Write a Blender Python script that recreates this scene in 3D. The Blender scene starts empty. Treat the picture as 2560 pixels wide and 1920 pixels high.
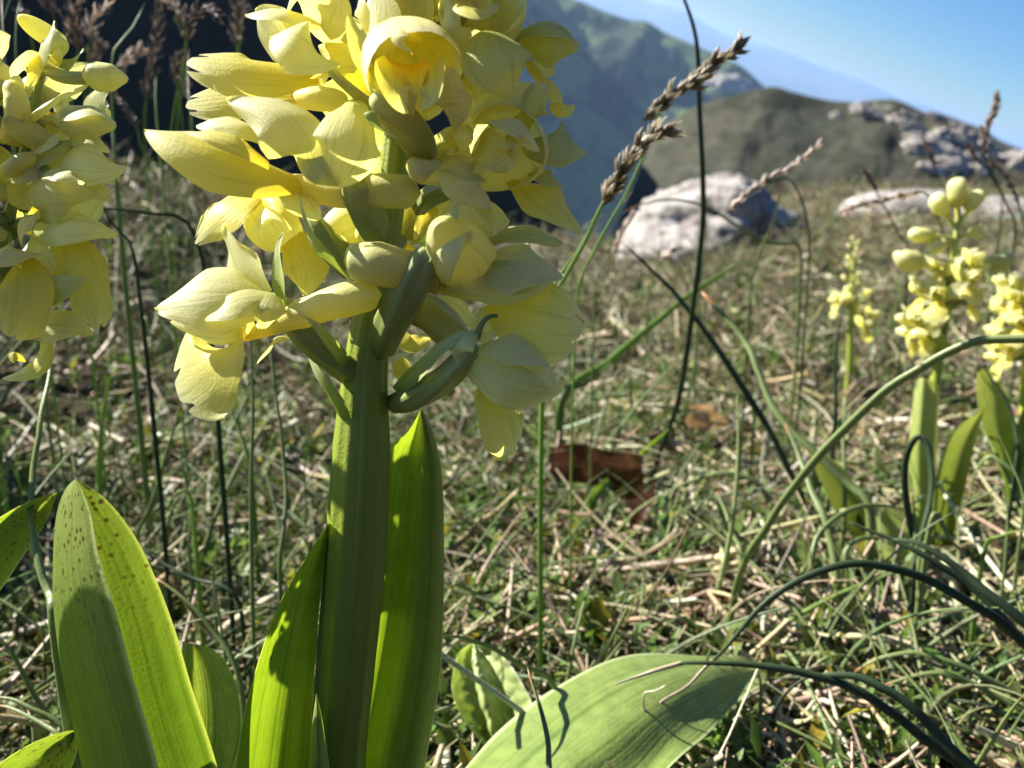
import bpy, math, random
import numpy as np
from mathutils import Vector, Matrix, Quaternion

# ------------------------------------------------------------------ camera, sky, sun, exposure
rng = np.random.default_rng(11)
random.seed(11)
W_PX, H_PX, F_PX = 2560.0, 1920.0, 2009.0
CAM_H, PITCH = 0.13, math.radians(12.0)
CP, SP = math.cos(PITCH), math.sin(PITCH)
CAM = np.array([0.0, 0.0, CAM_H])
FWD, UPC = np.array([0, CP, -SP]), np.array([0, SP, CP])
# The meadow is a mountainside: it is laid out on its own plane (z = 0) and then set at its true slope.
TRUE_UP = Vector((0.327, -0.269, 0.906)).normalized()
SLOPE = TRUE_UP.rotation_difference(Vector((0, 0, 1))).to_matrix()
S4 = SLOPE.to_4x4()
S3 = np.array(SLOPE)
SUN_F = Vector((-0.71, 0.20, 0.67)).normalized()          # towards the sun, meadow frame
SUN_W = SLOPE @ SUN_F
SUN_EL = math.asin(SUN_W.z)
SUN_AZ = math.atan2(SUN_W.x, SUN_W.y)

sc = bpy.context.scene
col = sc.collection
cd = bpy.data.cameras.new('camera')
cd.sensor_width = 36.0
cd.lens = 36.0 * F_PX / W_PX
cd.clip_start, cd.clip_end = 0.005, 200000.0
cd.dof.use_dof = True
cd.dof.focus_distance = 0.108
cd.dof.aperture_fstop = 31.0
cam = bpy.data.objects.new('camera', cd)
col.objects.link(cam)
cam.matrix_world = S4 @ Matrix.Translation((0, 0, CAM_H)) @ Matrix.Rotation(math.radians(90) - PITCH, 4, 'X')
sc.camera = cam

world = bpy.data.worlds.new('World')
sc.world = world
world.use_nodes = True
wn = world.node_tree.nodes
wn.clear()
sky = wn.new('ShaderNodeTexSky')
sky.sky_type = 'NISHITA'
sky.sun_disc = False
sky.sun_elevation = SUN_EL
sky.sun_rotation = SUN_AZ
sky.altitude = 1500
sky.air_density = 1.0
sky.dust_density = 0.1
sky.ozone_density = 7.0
bg = wn.new('ShaderNodeBackground')
bg.inputs['Strength'].default_value = 0.05
wo = wn.new('ShaderNodeOutputWorld')
world.node_tree.links.new(sky.outputs[0], bg.inputs[0])
world.node_tree.links.new(bg.outputs[0], wo.inputs[0])

sl = bpy.data.lights.new('sun', 'SUN')
sl.energy = 5.0
sl.angle = math.radians(0.5)
sl.color = (1.0, 0.95, 0.86)
sun = bpy.data.objects.new('sun', sl)
col.objects.link(sun)
sun.rotation_mode = 'QUATERNION'
sun.rotation_quaternion = SUN_W.to_track_quat('Z', 'Y')
sun.location = SUN_W * 5

sc.view_settings.view_transform = 'Standard'
sc.view_settings.look = 'None'
sc.view_settings.gamma = 1
sc.view_settings.use_curve_mapping = False
sc.view_settings.exposure = 1.72
sc.render.engine = 'CYCLES'
sc.cycles.max_bounces = 6
sc.cycles.transmission_bounces = 4
sc.cycles.diffuse_bounces = 3
sc.cycles.glossy_bounces = 2
sc.cycles.volume_bounces = 0
sc.cycles.caustics_reflective = False
sc.cycles.caustics_refractive = False
sc.cycles.use_denoising = True

# ------------------------------------------------------------------ helpers
REG = {'A': (360, 0, 3.456), 'B': (860, 0, 3.456), 'C': (360, 440, 2.677), 'D': (860, 440, 2.305), 'L': (0, 0, 2.572),
       'M': (0, 400, 2.37), 'R': (1960, 400, 1.508), 'T': (1360, 0, 1.843), 'G': (1760, 1300, 2.676), 'H': (1100, 1500, 2.572),
       'I': (0, 1000, 1.803), 'J': (560, 960, 1.728), 'K': (1100, 900, 2.514), 'N': (1360, 60, 2.765), 'O': (0, 60, 3.606),
       'Q': (0, 480, 3.456), 'U': (560, 0, 2.353), 'V': (700, 240, 3.190), 'S': (1400, 600, 2.44), 'W': (0, 800, 2.37), 'P': (0, 0, 1.0)}

def src(reg, x, y):
    a, b, s = REG[reg]
    return a + x / s, b + y / s

def ray(px, py):
    d = FWD + np.array([1.0, 0, 0]) * ((px - 1280.0) / F_PX) + UPC * ((960.0 - py) / F_PX)
    return d

def P(px, py, Y):
    """the point of the meadow frame seen along a direction, at forward distance Y metres"""
    d = ray(px, py)
    return CAM + d * (Y / d[1])

def RP(reg, x, y, Y):
    return P(*src(reg, x, y), Y)

def nrm(v):
    v = np.asarray(v, float)
    return v / (np.linalg.norm(v, axis=-1, keepdims=True) + 1e-12)

NV = {'v': (0, -1, 0), 'b': (0, 1, 0), 'u': (0, 0, 1), 'd': (0, 0, -1), 'l': (-1, 0, 0), 'r': (1, 0, 0)}
def ndir(s):
    if not isinstance(s, str):
        return nrm(s)
    return nrm(sum(np.array(NV[c], float) for c in s))

def catmull(pts, n):
    """n points along a smooth curve through pts (k x dim)"""
    p = np.asarray(pts, float)
    if len(p) == 2:
        t = np.linspace(0, 1, n)[:, None]
        return p[0] * (1 - t) + p[1] * t
    d = np.linalg.norm(np.diff(p[:, :3], axis=0), axis=1) ** 0.7 + 1e-9
    s = np.concatenate([[0], np.cumsum(d)])
    s /= s[-1]
    m = np.zeros_like(p)
    m[1:-1] = (p[2:] - p[:-2]) / (s[2:] - s[:-2])[:, None]
    m[0] = (p[1] - p[0]) / (s[1] - s[0]) * 1.5 - m[1] * 0.5
    m[-1] = (p[-1] - p[-2]) / (s[-1] - s[-2]) * 1.5 - m[-2] * 0.5
    t = np.linspace(0, 1, n)
    i = np.clip(np.searchsorted(s, t, side='right') - 1, 0, len(p) - 2)
    h = (s[i + 1] - s[i])[:, None]
    x = ((t - s[i]) / (s[i + 1] - s[i]))[:, None]
    return ((2 * x ** 3 - 3 * x ** 2 + 1) * p[i] + (x ** 3 - 2 * x ** 2 + x) * h * m[i]
            + (-2 * x ** 3 + 3 * x ** 2) * p[i + 1] + (x ** 3 - x ** 2) * h * m[i + 1])

def lerp_rows(A, t):
    """rows of A at fractions t (any shape)"""
    n = len(A)
    f = np.clip(t, 0, 1) * (n - 1)
    i = np.clip(f.astype(int), 0, n - 2)
    w = (f - i)[..., None]
    return A[i] * (1 - w) + A[i + 1] * w

def prof_at(prof, u):
    k = np.asarray(prof, float)
    return np.interp(u, np.linspace(0, 1, 65), np.clip(catmull(np.stack([np.linspace(0, 1, len(k)), k, 0 * k], 1), 65)[:, 1], 0.0, 2))

def grid_faces(nu, nv, close=False, off=0):
    q = []
    m = nv if close else nv - 1
    for i in range(nu - 1):
        for j in range(m):
            a, b = i * nv + j, i * nv + (j + 1) % nv
            q.append((a + off, b + off, b + nv + off, a + nv + off))
    return q

def mesh_from(name, v, f, uv=None, smooth=True):
    me = bpy.data.meshes.new(name)
    me.from_pydata([tuple(x) for x in np.asarray(v, float).tolist()], [], f)
    if uv is not None:
        lay = me.uv_layers.new(name='uv')
        idx = np.empty(len(me.loops), dtype=np.int32)
        me.loops.foreach_get('vertex_index', idx)
        lay.data.foreach_set('uv', np.asarray(uv, np.float32)[idx].ravel())
    if smooth:
        me.polygons.foreach_set('use_smooth', np.ones(len(me.polygons), bool))
    return me

class Thing:
    """a top-level object whose base is a point of the meadow frame; children are given in meadow coordinates"""
    def __init__(self, name, base, label, cat, group=None, me=None, mat=None):
        self.base = np.asarray(base, float)
        self.o = bpy.data.objects.new(name, me)
        col.objects.link(self.o)
        self.o.matrix_world = S4 @ Matrix.Translation(self.base.tolist())
        self.o['label'] = label
        self.o['category'] = cat
        if group:
            self.o['group'] = group
        if mat is not None:
            me.materials.append(mat)
    def part(self, name, geo, mat, parent=None):
        v, f, uv = geo
        me = mesh_from(name, np.asarray(v) - self.base, f, uv)
        me.materials.append(mat)
        o = bpy.data.objects.new(name, me)
        col.objects.link(o)
        o.parent = parent or self.o
        return o

def solo(name, geo, mat, label, cat, group=None, base=None):
    v, f, uv = geo
    v = np.asarray(v, float)
    base = v[np.argmin(v[:, 2])] if base is None else np.asarray(base, float)
    return Thing(name, base, label, cat, group, mesh_from(name, v - base, f, uv), mat).o

# ---- shapes
PROF = {'sep': [.45, .82, 1, 1, .88, .62, .08], 'rnd': [.5, .82, .98, 1, .93, .72, .12], 'lip': [.28, .5, .82, 1, 1.02, .96, .8],
        'bract': [.9, 1, .95, .82, .6, .33, .03], 'obl': [.75, .95, 1, 1, .95, .8, .1], 'ova': [.6, .95, 1, .96, .82, .55, .06],
        'strap': [.8, 1, 1, 1, .95, .8, .2], 'fan': [.2, .4, .7, .95, 1.05, 1.0, .85]}

def petal(pts, w, prof='sep', n='v', cup=0.4, nu=24, nv=15, wave=0.07, lobes=0, ph=None, keel=0.0):
    S = catmull(pts, 64)
    T = nrm(np.gradient(S, axis=0))
    N0 = ndir(n)
    side = nrm(np.cross(T, N0))
    N = np.cross(side, T)
    u = np.sin(np.linspace(0, 1, nu) * math.pi / 2) ** .9
    v = np.linspace(-1, 1, nv)
    U, Vv = np.meshgrid(u, v, indexing='ij')
    pr = list(PROF[prof] if isinstance(prof, str) else prof)
    rounded = prof != 'bract' and not lobes and pr[-1] < .5
    if rounded:
        pr[-1] = pr[-2] * (.72 if pr[-2] < .7 else .9)
    ph = rng.uniform(0, 6.28) if ph is None else ph
    e = np.ones_like(U)
    if lobes:
        e = 1 - .62 * lobes * (.95 * np.exp(-((np.abs(Vv + .06 * math.sin(ph)) - .42) / .075) ** 2) + .45 * np.abs(Vv) ** 2 + 1.9 * np.abs(Vv) ** 6 + .05 * np.abs(np.sin(5.5 * Vv + ph)))
        e = 1 - (1 - e) * U ** 2
    Ue = U * e
    hw = 0.5 * w * prof_at(pr, Ue.ravel()).reshape(U.shape)
    if rounded:
        hw = hw * np.sqrt(np.clip(1 - Ue ** 5, 0.0008, 1))
    c = abs(cup)
    if c > 0.02:
        k = 1.0 / math.sin(min(c, math.pi / 2))
        so, no = hw * np.sin(Vv * c) * k, math.copysign(1, cup) * hw * (1 - np.cos(Vv * c)) * k
    else:
        so, no = hw * Vv, 0 * hw
    no = no + wave * w * (np.sin(7.5 * U + ph + 1.4 * Vv) * Vv ** 2 * .8 + .35 * np.sin(17 * U + 2.1 * ph + 3 * Vv) * np.abs(Vv) ** 3) * np.clip(U * 3, 0, 1)
    no = no - keel * hw * (1 - np.abs(Vv)) ** 2
    so = so * (1 + .03 * np.sin(7 * U + ph + Vv) + .012 * np.sin(17 * U + 3 * ph))
    pos = lerp_rows(S, Ue) + lerp_rows(side, Ue) * so[..., None] + lerp_rows(N, Ue) * no[..., None]
    return pos.reshape(-1, 3), grid_faces(nu, nv), np.stack([U.ravel(), (Vv.ravel() + 1) / 2], 1)

def frames(S):
    T = nrm(np.gradient(S, axis=0))
    a = np.array([0.3, -1, 0.2])
    X = np.zeros_like(S)
    x = nrm(np.cross(T[0], np.cross(a, T[0])))
    for i in range(len(S)):
        x = nrm(x - T[i] * np.dot(x, T[i]))
        X[i] = x
    return T, X, np.cross(T, X)

def tube(pts, ws, sides=12, n=24, ridge=0.0, nr=7, flat=1.0, twist=0.0, r0=False, r1=True, wob=0.0, jag=0.0):
    """tapering tube, ws = diameters along it"""
    S = catmull(pts, n)
    T, X, Y = frames(S)
    u = np.linspace(0, 1, n)
    r = 0.5 * np.interp(u, np.linspace(0, 1, len(ws)), ws)
    L = np.sum(np.linalg.norm(np.diff(S, axis=0), axis=1)) + 1e-9
    if r1:
        e = min(.5, r[-1] / L * 1.1)
        r = r * np.sqrt(np.clip(1 - (np.clip((u - 1 + e) / max(e, 1e-6), 0, 1)) ** 2, 0.0004, 1))
    if r0:
        e = min(.5, r[0] / L * 1.1)
        r = r * np.sqrt(np.clip(1 - (np.clip((e - u) / max(e, 1e-6), 0, 1)) ** 2, 0.0004, 1))
    if wob:
        r = r * (1 + wob * np.sin(u * 19 + rng.uniform(0, 6)) + wob * .6 * np.sin(u * 41 + rng.uniform(0, 6)))
    a = np.linspace(0, 2 * math.pi, sides, endpoint=False)
    rr = r[:, None] * (1 + ridge * np.cos(nr * (a[None, :] + twist * u[:, None])))
    if jag:
        rr = rr * (1 + jag * rng.normal(size=rr.shape))
    pos = S[:, None, :] + X[:, None, :] * (rr * np.cos(a) * flat)[..., None] + Y[:, None, :] * (rr * np.sin(a))[..., None]
    f = grid_faces(n, sides, True)
    f.append(tuple(range(sides))[::-1])
    f.append(tuple(range((n - 1) * sides, n * sides)))
    uv = np.stack([np.repeat(u, sides), np.tile(a / (2 * math.pi), n)], 1)
    return pos.reshape(-1, 3), f, uv

def loft(rails, nu=40, nv=17, thick=0.0, wave=0.0):
    R = np.stack([catmull(r, nu) for r in rails], 0)
    out = np.stack([catmull(R[:, i, :], nv) for i in range(nu)], 0)
    if wave:
        U, Vv = np.meshgrid(np.linspace(0, 1, nu), np.linspace(-1, 1, nv), indexing='ij')
        out[..., 1] += wave * (np.sin(9 * U + 2 * Vv) * np.abs(Vv) ** 2 + .5 * np.sin(21 * U + 5 * Vv) * np.abs(Vv))
    U, Vv = np.meshgrid(np.linspace(0, 1, nu), np.linspace(0, 1, nv), indexing='ij')
    return out.reshape(-1, 3), grid_faces(nu, nv), np.stack([U.ravel(), Vv.ravel()], 1)

def bowl(c, rx, ry, depth, axis, tmax=1.75, rim=.06, nu=14, nv=28, roll=0.0):
    a = ndir(axis)
    e1 = nrm(np.cross(a, np.array([0, 0, 1.0])))
    e2 = np.cross(e1, a)
    e1, e2 = e1 * math.cos(roll) + e2 * math.sin(roll), e2 * math.cos(roll) - e1 * math.sin(roll)
    th = np.linspace(0.02, tmax, nu)
    phv = np.linspace(0, 2 * math.pi, nv, endpoint=False)
    TH, PH = np.meshgrid(th, phv, indexing='ij')
    p0 = rng.uniform(0, 6)
    TH = TH * (1 + rim * (np.sin(3 * PH + p0) + .6 * np.sin(5 * PH + 2 * p0)) * (TH / tmax) ** 2)
    rr = np.sin(TH) * (1 + .05 * np.sin(3 * PH + p0))
    pos = c - a * (depth * np.cos(TH))[..., None] + e1 * (rx * rr * np.cos(PH))[..., None] + e2 * (ry * rr * np.sin(PH))[..., None]
    f = grid_faces(nu, nv, True)
    f.append(tuple(range(nv))[::-1])
    return pos.reshape(-1, 3), f, np.stack([TH.ravel() / tmax, PH.ravel() / 6.283], 1)

# ------------------------------------------------------------------ materials
def new_mat(name):
    m = bpy.data.materials.new(name)
    m.use_nodes = True
    nt = m.node_tree
    nt.nodes.clear()
    return m, nt, nt.nodes.new('ShaderNodeOutputMaterial')

def nd(nt, typ, **kw):
    n = nt.nodes.new(typ)
    for k, v in kw.items():
        if k in n.inputs:
            n.inputs[k].default_value = v
        else:
            setattr(n, k, v)
    return n

def mixc(nt, fac, a, b, mode='MIX'):
    m = nt.nodes.new('ShaderNodeMix')
    m.data_type = 'RGBA'
    m.blend_type = mode
    for sock, val in ((m.inputs[0], fac), (m.inputs[6], a), (m.inputs[7], b)):
        if isinstance(val, bpy.types.NodeSocket):
            nt.links.new(val, sock)
        elif isinstance(val, (int, float)):
            sock.default_value = val
        else:
            sock.default_value = (*val, 1)
    return m.outputs[2]

def ramp(nt, src_, pts):
    r = nt.nodes.new('ShaderNodeValToRGB')
    while len(r.color_ramp.elements) > 1:
        r.color_ramp.elements.remove(r.color_ramp.elements[0])
    for i, (p, c) in enumerate(pts):
        e = r.color_ramp.elements[0] if i == 0 else r.color_ramp.elements.new(p)
        e.position = p
        e.color = (*c, 1) if len(c) == 3 else c
    nt.links.new(src_, r.inputs[0])
    return r.outputs[0]

def plant_mat(name, ramp_u, trans_col, trans=0.45, vein=0.25, nvein=16.0, rough=0.45, spec=0.35, grain=0.25, gscale=2600, spots=None, edge=None, ramp_v=None, blotch=0.0):
    """thin plant tissue: colour along the piece, fine veins, grainy skin, light passing through"""
    m, nt, out = new_mat(name)
    L = nt.links.new
    uv = nd(nt, 'ShaderNodeUVMap')
    sep = nd(nt, 'ShaderNodeSeparateXYZ')
    L(uv.outputs[0], sep.inputs[0])
    base = ramp(nt, sep.outputs[0], ramp_u)
    tcn = nd(nt, 'ShaderNodeTexCoord')
    mp = nd(nt, 'ShaderNodeMapping')
    mp.inputs['Scale'].default_value = (1.3, nvein, 1)
    L(uv.outputs[0], mp.inputs[0])
    vn = nd(nt, 'ShaderNodeTexNoise', Scale=1.0, Detail=3.0, Roughness=0.55)
    L(mp.outputs[0], vn.inputs[0])
    oi = nd(nt, 'ShaderNodeObjectInfo')
    L(oi.outputs['Random'], mp.inputs['Location'])
    vr = ramp(nt, vn.outputs[0], [(.32, (0, 0, 0)), (.5, (1, 1, 1)), (1, (1, 1, 1))])
    dark = mixc(nt, 1.0, base, (1 - vein, 1 - vein * .8, 1 - vein * 1.2), 'MULTIPLY')
    c = mixc(nt, vr, dark, base)
    hv = nd(nt, 'ShaderNodeHueSaturation')
    mr = nd(nt, 'ShaderNodeMapRange')
    mr.inputs[3].default_value, mr.inputs[4].default_value = .86, 1.1
    L(oi.outputs['Random'], mr.inputs[0])
    L(mr.outputs[0], hv.inputs['Value'])
    L(c, hv.inputs['Color'])
    c = hv.outputs[0]
    if blotch:
        bn = nd(nt, 'ShaderNodeTexNoise', Scale=320.0, Detail=4.0)
        L(tcn.outputs['Object'], bn.inputs[0])
        br = ramp(nt, bn.outputs[0], [(.35, (1 - blotch,) * 3), (.65, (1 + blotch * .5,) * 3)])
        c = mixc(nt, 1.0, c, br, 'MULTIPLY')
    if edge is not None:
        ab = nd(nt, 'ShaderNodeMath', operation='SUBTRACT')
        ab.inputs[1].default_value = 0.5
        L(sep.outputs[1], ab.inputs[0])
        ab2 = nd(nt, 'ShaderNodeMath', operation='ABSOLUTE')
        L(ab.outputs[0], ab2.inputs[0])
        er = ramp(nt, ab2.outputs[0], [(.47, (0, 0, 0)), (.495, (1, 1, 1))])
        c = mixc(nt, er, c, edge)
    if spots is not None:
        sn = nd(nt, 'ShaderNodeTexVoronoi', Scale=spots[0])
        L(tcn.outputs['Object'], sn.inputs[0])
        s1 = ramp(nt, sn.outputs['Distance'], [(.20, (1, 1, 1)), (.36, (0, 0, 0))])
        s2 = ramp(nt, sep.outputs[0], [(spots[1] - .15, (0, 0, 0)), (spots[1] + .1, (1, 1, 1))])
        s3n = nd(nt, 'ShaderNodeTexNoise', Scale=spots[0] * .5)
        L(tcn.outputs['Object'], s3n.inputs[0])
        s3 = ramp(nt, s3n.outputs[0], [(.44, (0, 0, 0)), (.5, (1, 1, 1))])
        fac = mixc(nt, 1.0, mixc(nt, 1.0, s1, s2, 'MULTIPLY'), s3, 'MULTIPLY')
        c = mixc(nt, fac, c, (.09, .055, .015))
    gn = nd(nt, 'ShaderNodeTexNoise', Scale=float(gscale), Detail=2.0)
    L(tcn.outputs['Object'], gn.inputs[0])
    b1 = nd(nt, 'ShaderNodeBump', Strength=grain, Distance=0.0002)
    L(gn.outputs[0], b1.inputs['Height'])
    b2 = nd(nt, 'ShaderNodeBump', Strength=min(1, vein * 1.3), Distance=0.0004)
    L(vn.outputs[0], b2.inputs['Height'])
    L(b1.outputs[0], b2.inputs['Normal'])
    pb = nd(nt, 'ShaderNodeBsdfPrincipled', Roughness=rough)
    pb.inputs['Specular IOR Level'].default_value = spec
    L(c, pb.inputs['Base Color'])
    L(b2.outputs[0], pb.inputs['Normal'])
    if trans > 0:
        tr = nd(nt, 'ShaderNodeBsdfTranslucent')
        tc = mixc(nt, 1.0, c, trans_col, 'MULTIPLY')
        L(tc, tr.inputs[0])
        L(b2.outputs[0], tr.inputs['Normal'])
        mx = nd(nt, 'ShaderNodeMixShader')
        mx.inputs[0].default_value = trans
        L(pb.outputs[0], mx.inputs[1])
        L(tr.outputs[0], mx.inputs[2])
        L(mx.outputs[0], out.inputs[0])
    else:
        L(pb.outputs[0], out.inputs[0])
    return m

M = {}
M['pale'] = plant_mat('pale_sepal', [(0, (.60, .62, .22)), (.35, (.82, .81, .44)), (1, (.87, .86, .55))], (1.10, 1.05, .46), .60, .20, 16)
M['cream'] = plant_mat('cream_hood', [(0, (.66, .64, .22)), (.4, (.85, .83, .48)), (1, (.88, .87, .60))], (1.10, 1.05, .46), .58, .18, 18)
M['green'] = plant_mat('greenish_sepal', [(0, (.46, .50, .15)), (.5, (.66, .68, .32)), (1, (.75, .77, .46))], (1.12, 1.08, .40), .55, .24, 14)
M['lip'] = plant_mat('yellow_lip', [(0, (.74, .60, .05)), (.45, (.85, .77, .18)), (.85, (.87, .83, .35)), (1, (.88, .85, .5))], (1.10, 1.02, .45), .55, .18, 12)
M['throat'] = plant_mat('orange_throat', [(0, (.70, .42, .03)), (.5, (.78, .58, .07)), (1, (.80, .70, .16))], (1.05, .95, .4), .35, .14, 8)
M['spur'] = plant_mat('yellow_spur', [(0, (.78, .66, .14)), (.5, (.78, .74, .30)), (1, (.74, .74, .30))], (1.05, 1.0, .5), .42, .06, 5)
M['inner'] = plant_mat('inner_petal', [(0, (.78, .66, .14)), (.6, (.80, .74, .26)), (1, (.82, .79, .42))], (1.08, 1.03, .5), .5, .15, 14)
M['ovary'] = plant_mat('green_ovary', [(0, (.20, .25, .07)), (.6, (.29, .33, .13)), (1, (.42, .45, .17))], (1.0, 1.1, .4), .20, .2, 5, .4, .4, .15)
M['ovarypale'] = plant_mat('pale_ovary', [(0, (.45, .46, .14)), (.5, (.62, .58, .17)), (1, (.72, .68, .24))], (1.0, 1.05, .5), .32, .10, 6)
M['bract'] = plant_mat('bract_tissue', [(0, (.24, .32, .06)), (.5, (.45, .50, .18)), (1, (.72, .74, .50))], (1.0, 1.1, .4), .45, .25, 9)
M['stem'] = plant_mat('orchid_stem', [(0, (.19, .26, .028)), (.5, (.27, .34, .045)), (1, (.34, .39, .085))], (.9, 1.1, .3), .18, .28, 24, .38, .45, .5, 2000)
M['leaf'] = plant_mat('orchid_leaf', [(0, (.14, .20, .024)), (.6, (.19, .27, .034)), (1, (.26, .33, .06))], (1.2, 1.25, .32), .46, .36, 30, .36, .5, .35, 1800, blotch=.10, edge=(.50, .55, .24))
M['leafspot'] = plant_mat('spotted_leaf', [(0, (.14, .215, .03)), (.6, (.19, .275, .045)), (1, (.30, .35, .10))], (1.15, 1.25, .32), .42, .32, 28, .36, .5, .4, 1800, spots=(820.0, .76), blotch=.08, edge=(.50, .52, .24))
M['leafpale'] = plant_mat('pale_leaf', [(0, (.19, .27, .05)), (.6, (.26, .34, .09)), (1, (.30, .36, .12))], (1.2, 1.25, .3), .35, .4, 30, .34, .55, .5, 1300, blotch=.16, edge=(.5, .56, .28))
M['crinkle'] = plant_mat('crinkled_leaf', [(0, (.32, .40, .12)), (1, (.44, .50, .24))], (1.1, 1.2, .35), .3, .2, 8, .36, .5, .5, 900, blotch=.2, edge=(.55, .6, .4))
M['blade'] = plant_mat('rush_blade', [(0, (.17, .22, .06)), (.4, (.16, .21, .075)), (.93, (.20, .25, .09)), (.97, (.42, .18, .08)), (1, (.50, .28, .16))], (1, 1.1, .5), .22, .25, 5, .38, .45, .3, 2200)
M['bladeshade'] = plant_mat('shaded_rush_blade', [(0, (.022, .038, .02)), (.5, (.03, .05, .026)), (1, (.05, .075, .036))], (1, 1.1, .5), .15, .2, 5, .45, .22, .3, 2200)  # rush green with shade darkened into the colour
M['bladegreen'] = plant_mat('green_grass_blade', [(0, (.14, .22, .05)), (.5, (.17, .27, .06)), (1, (.26, .34, .10))], (1.2, 1.3, .4), .4, .25, 7, .4, .4, .2, 2200)
M['straw'] = plant_mat('dry_straw', [(0, (.42, .35, .23)), (.5, (.54, .47, .34)), (1, (.60, .54, .42))], (1, .9, .7), .2, .3, 7, .42, .4, .3, 2200, blotch=.25)
M['husk'] = plant_mat('grass_husk', [(0, (.05, .038, .015)), (.45, (.18, .135, .07)), (.78, (.42, .34, .23)), (1, (.80, .75, .64))], (1, .9, .7), .35, .3, 7, .3, .5, .3, 2200)
M['huskpale'] = plant_mat('pale_husk', [(0, (.30, .20, .14)), (.5, (.55, .44, .36)), (1, (.74, .66, .58))], (1, .9, .8), .35, .25, 7, .35, .5, .3, 2200)
M['huskdark'] = plant_mat('purple_brown_husk', [(0, (.07, .05, .04)), (.5, (.17, .12, .10)), (.85, (.36, .29, .25)), (1, (.62, .56, .50))], (1, .9, .8), .3, .25, 7, .35, .5, .3, 2200)
M['deadleaf'] = plant_mat('dead_leaf', [(0, (.07, .022, .008)), (.6, (.10, .034, .011)), (1, (.16, .07, .022))], (1.3, .9, .5), .3, .35, 7, .5, .3, .4, 700, blotch=.3)
M['tanleaf'] = plant_mat('tan_dead_leaf', [(0, (.42, .28, .17)), (1, (.55, .40, .27))], (1.1, .9, .6), .3, .35, 7, .5, .3, .4, 700, blotch=.3)
M['bud'] = plant_mat('flower_bud', [(0, (.5, .52, .15)), (.5, (.74, .73, .32)), (1, (.80, .79, .46))], (1.05, 1.0, .5), .4, .1, 8)

def col_mat(name, rough=.45, trans=.25, spec=.35):
    """colour comes from each piece's own colour attribute"""
    m, nt, out = new_mat(name)
    L = nt.links.new
    at = nd(nt, 'ShaderNodeAttribute', attribute_name='tint')
    tcn = nd(nt, 'ShaderNodeTexCoord')
    gn = nd(nt, 'ShaderNodeTexNoise', Scale=1200.0, Detail=3.0)
    L(tcn.outputs['Object'], gn.inputs[0])
    gr = ramp(nt, gn.outputs[0], [(.3, (.7, .7, .7)), (.7, (1.15, 1.15, 1.15))])
    c = mixc(nt, 1.0, at.outputs['Color'], gr, 'MULTIPLY')
    pb = nd(nt, 'ShaderNodeBsdfPrincipled', Roughness=rough)
    pb.inputs['Specular IOR Level'].default_value = spec
    L(c, pb.inputs['Base Color'])
    bp = nd(nt, 'ShaderNodeBump', Strength=.4, Distance=0.0003)
    L(gn.outputs[0], bp.inputs['Height'])
    L(bp.outputs[0], pb.inputs['Normal'])
    tr = nd(nt, 'ShaderNodeBsdfTranslucent')
    L(c, tr.inputs[0])
    mx = nd(nt, 'ShaderNodeMixShader')
    mx.inputs[0].default_value = trans
    L(pb.outputs[0], mx.inputs[1])
    L(tr.outputs[0], mx.inputs[2])
    L(mx.outputs[0], out.inputs[0])
    return m
M['tint'] = col_mat('ground_pieces', .4, .22, .4)
M['tintgrass'] = col_mat('turf_pieces', .42, .4, .35)

def rough_mat(name, stops, scale, bump=.5, dist=.02, detail=8.0, rough=.9, stops2=None, scale2=1.0, coord='Object', spec=.2, stretch=None):
    m, nt, out = new_mat(name)
    L = nt.links.new
    tcn = nd(nt, 'ShaderNodeTexCoord')
    vec = tcn.outputs[coord]
    if stretch:
        mp = nd(nt, 'ShaderNodeMapping')
        mp.inputs['Scale'].default_value = stretch
        L(vec, mp.inputs[0])
        vec = mp.outputs[0]
    n1 = nd(nt, 'ShaderNodeTexNoise', Scale=scale, Detail=detail, Roughness=.65)
    L(vec, n1.inputs[0])
    c = ramp(nt, n1.outputs[0], stops)
    if stops2:
        n2 = nd(nt, 'ShaderNodeTexNoise', Scale=scale2, Detail=6.0, Roughness=.6)
        L(vec, n2.inputs[0])
        c2 = ramp(nt, n2.outputs[0], stops2)
        c = mixc(nt, 1.0, c, c2, 'MULTIPLY')
    pb = nd(nt, 'ShaderNodeBsdfPrincipled', Roughness=rough)
    pb.inputs['Specular IOR Level'].default_value = spec
    L(c, pb.inputs['Base Color'])
    bp = nd(nt, 'ShaderNodeBump', Strength=bump, Distance=dist)
    L(n1.outputs[0], bp.inputs['Height'])
    L(bp.outputs[0], pb.inputs['Normal'])
    L(pb.outputs[0], out.inputs[0])
    return m

# ------------------------------------------------------------------ the setting: meadow, hills, air
from mathutils import noise as mn

CR_PX = [-900, -600, 0, 370, 700, 1000, 1340, 1560, 1700, 1850, 1990, 2150, 2560, 3000, 3600]
CR_PY = [533, 470, 462, 455, 500, 560, 600, 622, 600, 530, 478, 466, 462, 462, 533]
CR_RC = [3.0, 1.3, 1.0, 1.1, 1.7, 2.5, 3.0, 3.2, 3.4, 4.5, 6.0, 6.5, 7.0, 7.0, 6.0]
_az, _sl = [], []
for _x, _y in zip(CR_PX, CR_PY):
    _d = ray(_x, _y)
    _az.append(math.atan2(_d[0], _d[1]))
    _sl.append(_d[2] / math.hypot(_d[0], _d[1]))
CR_ZC = [CAM_H + r * s for r, s in zip(CR_RC, _sl)]

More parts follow.
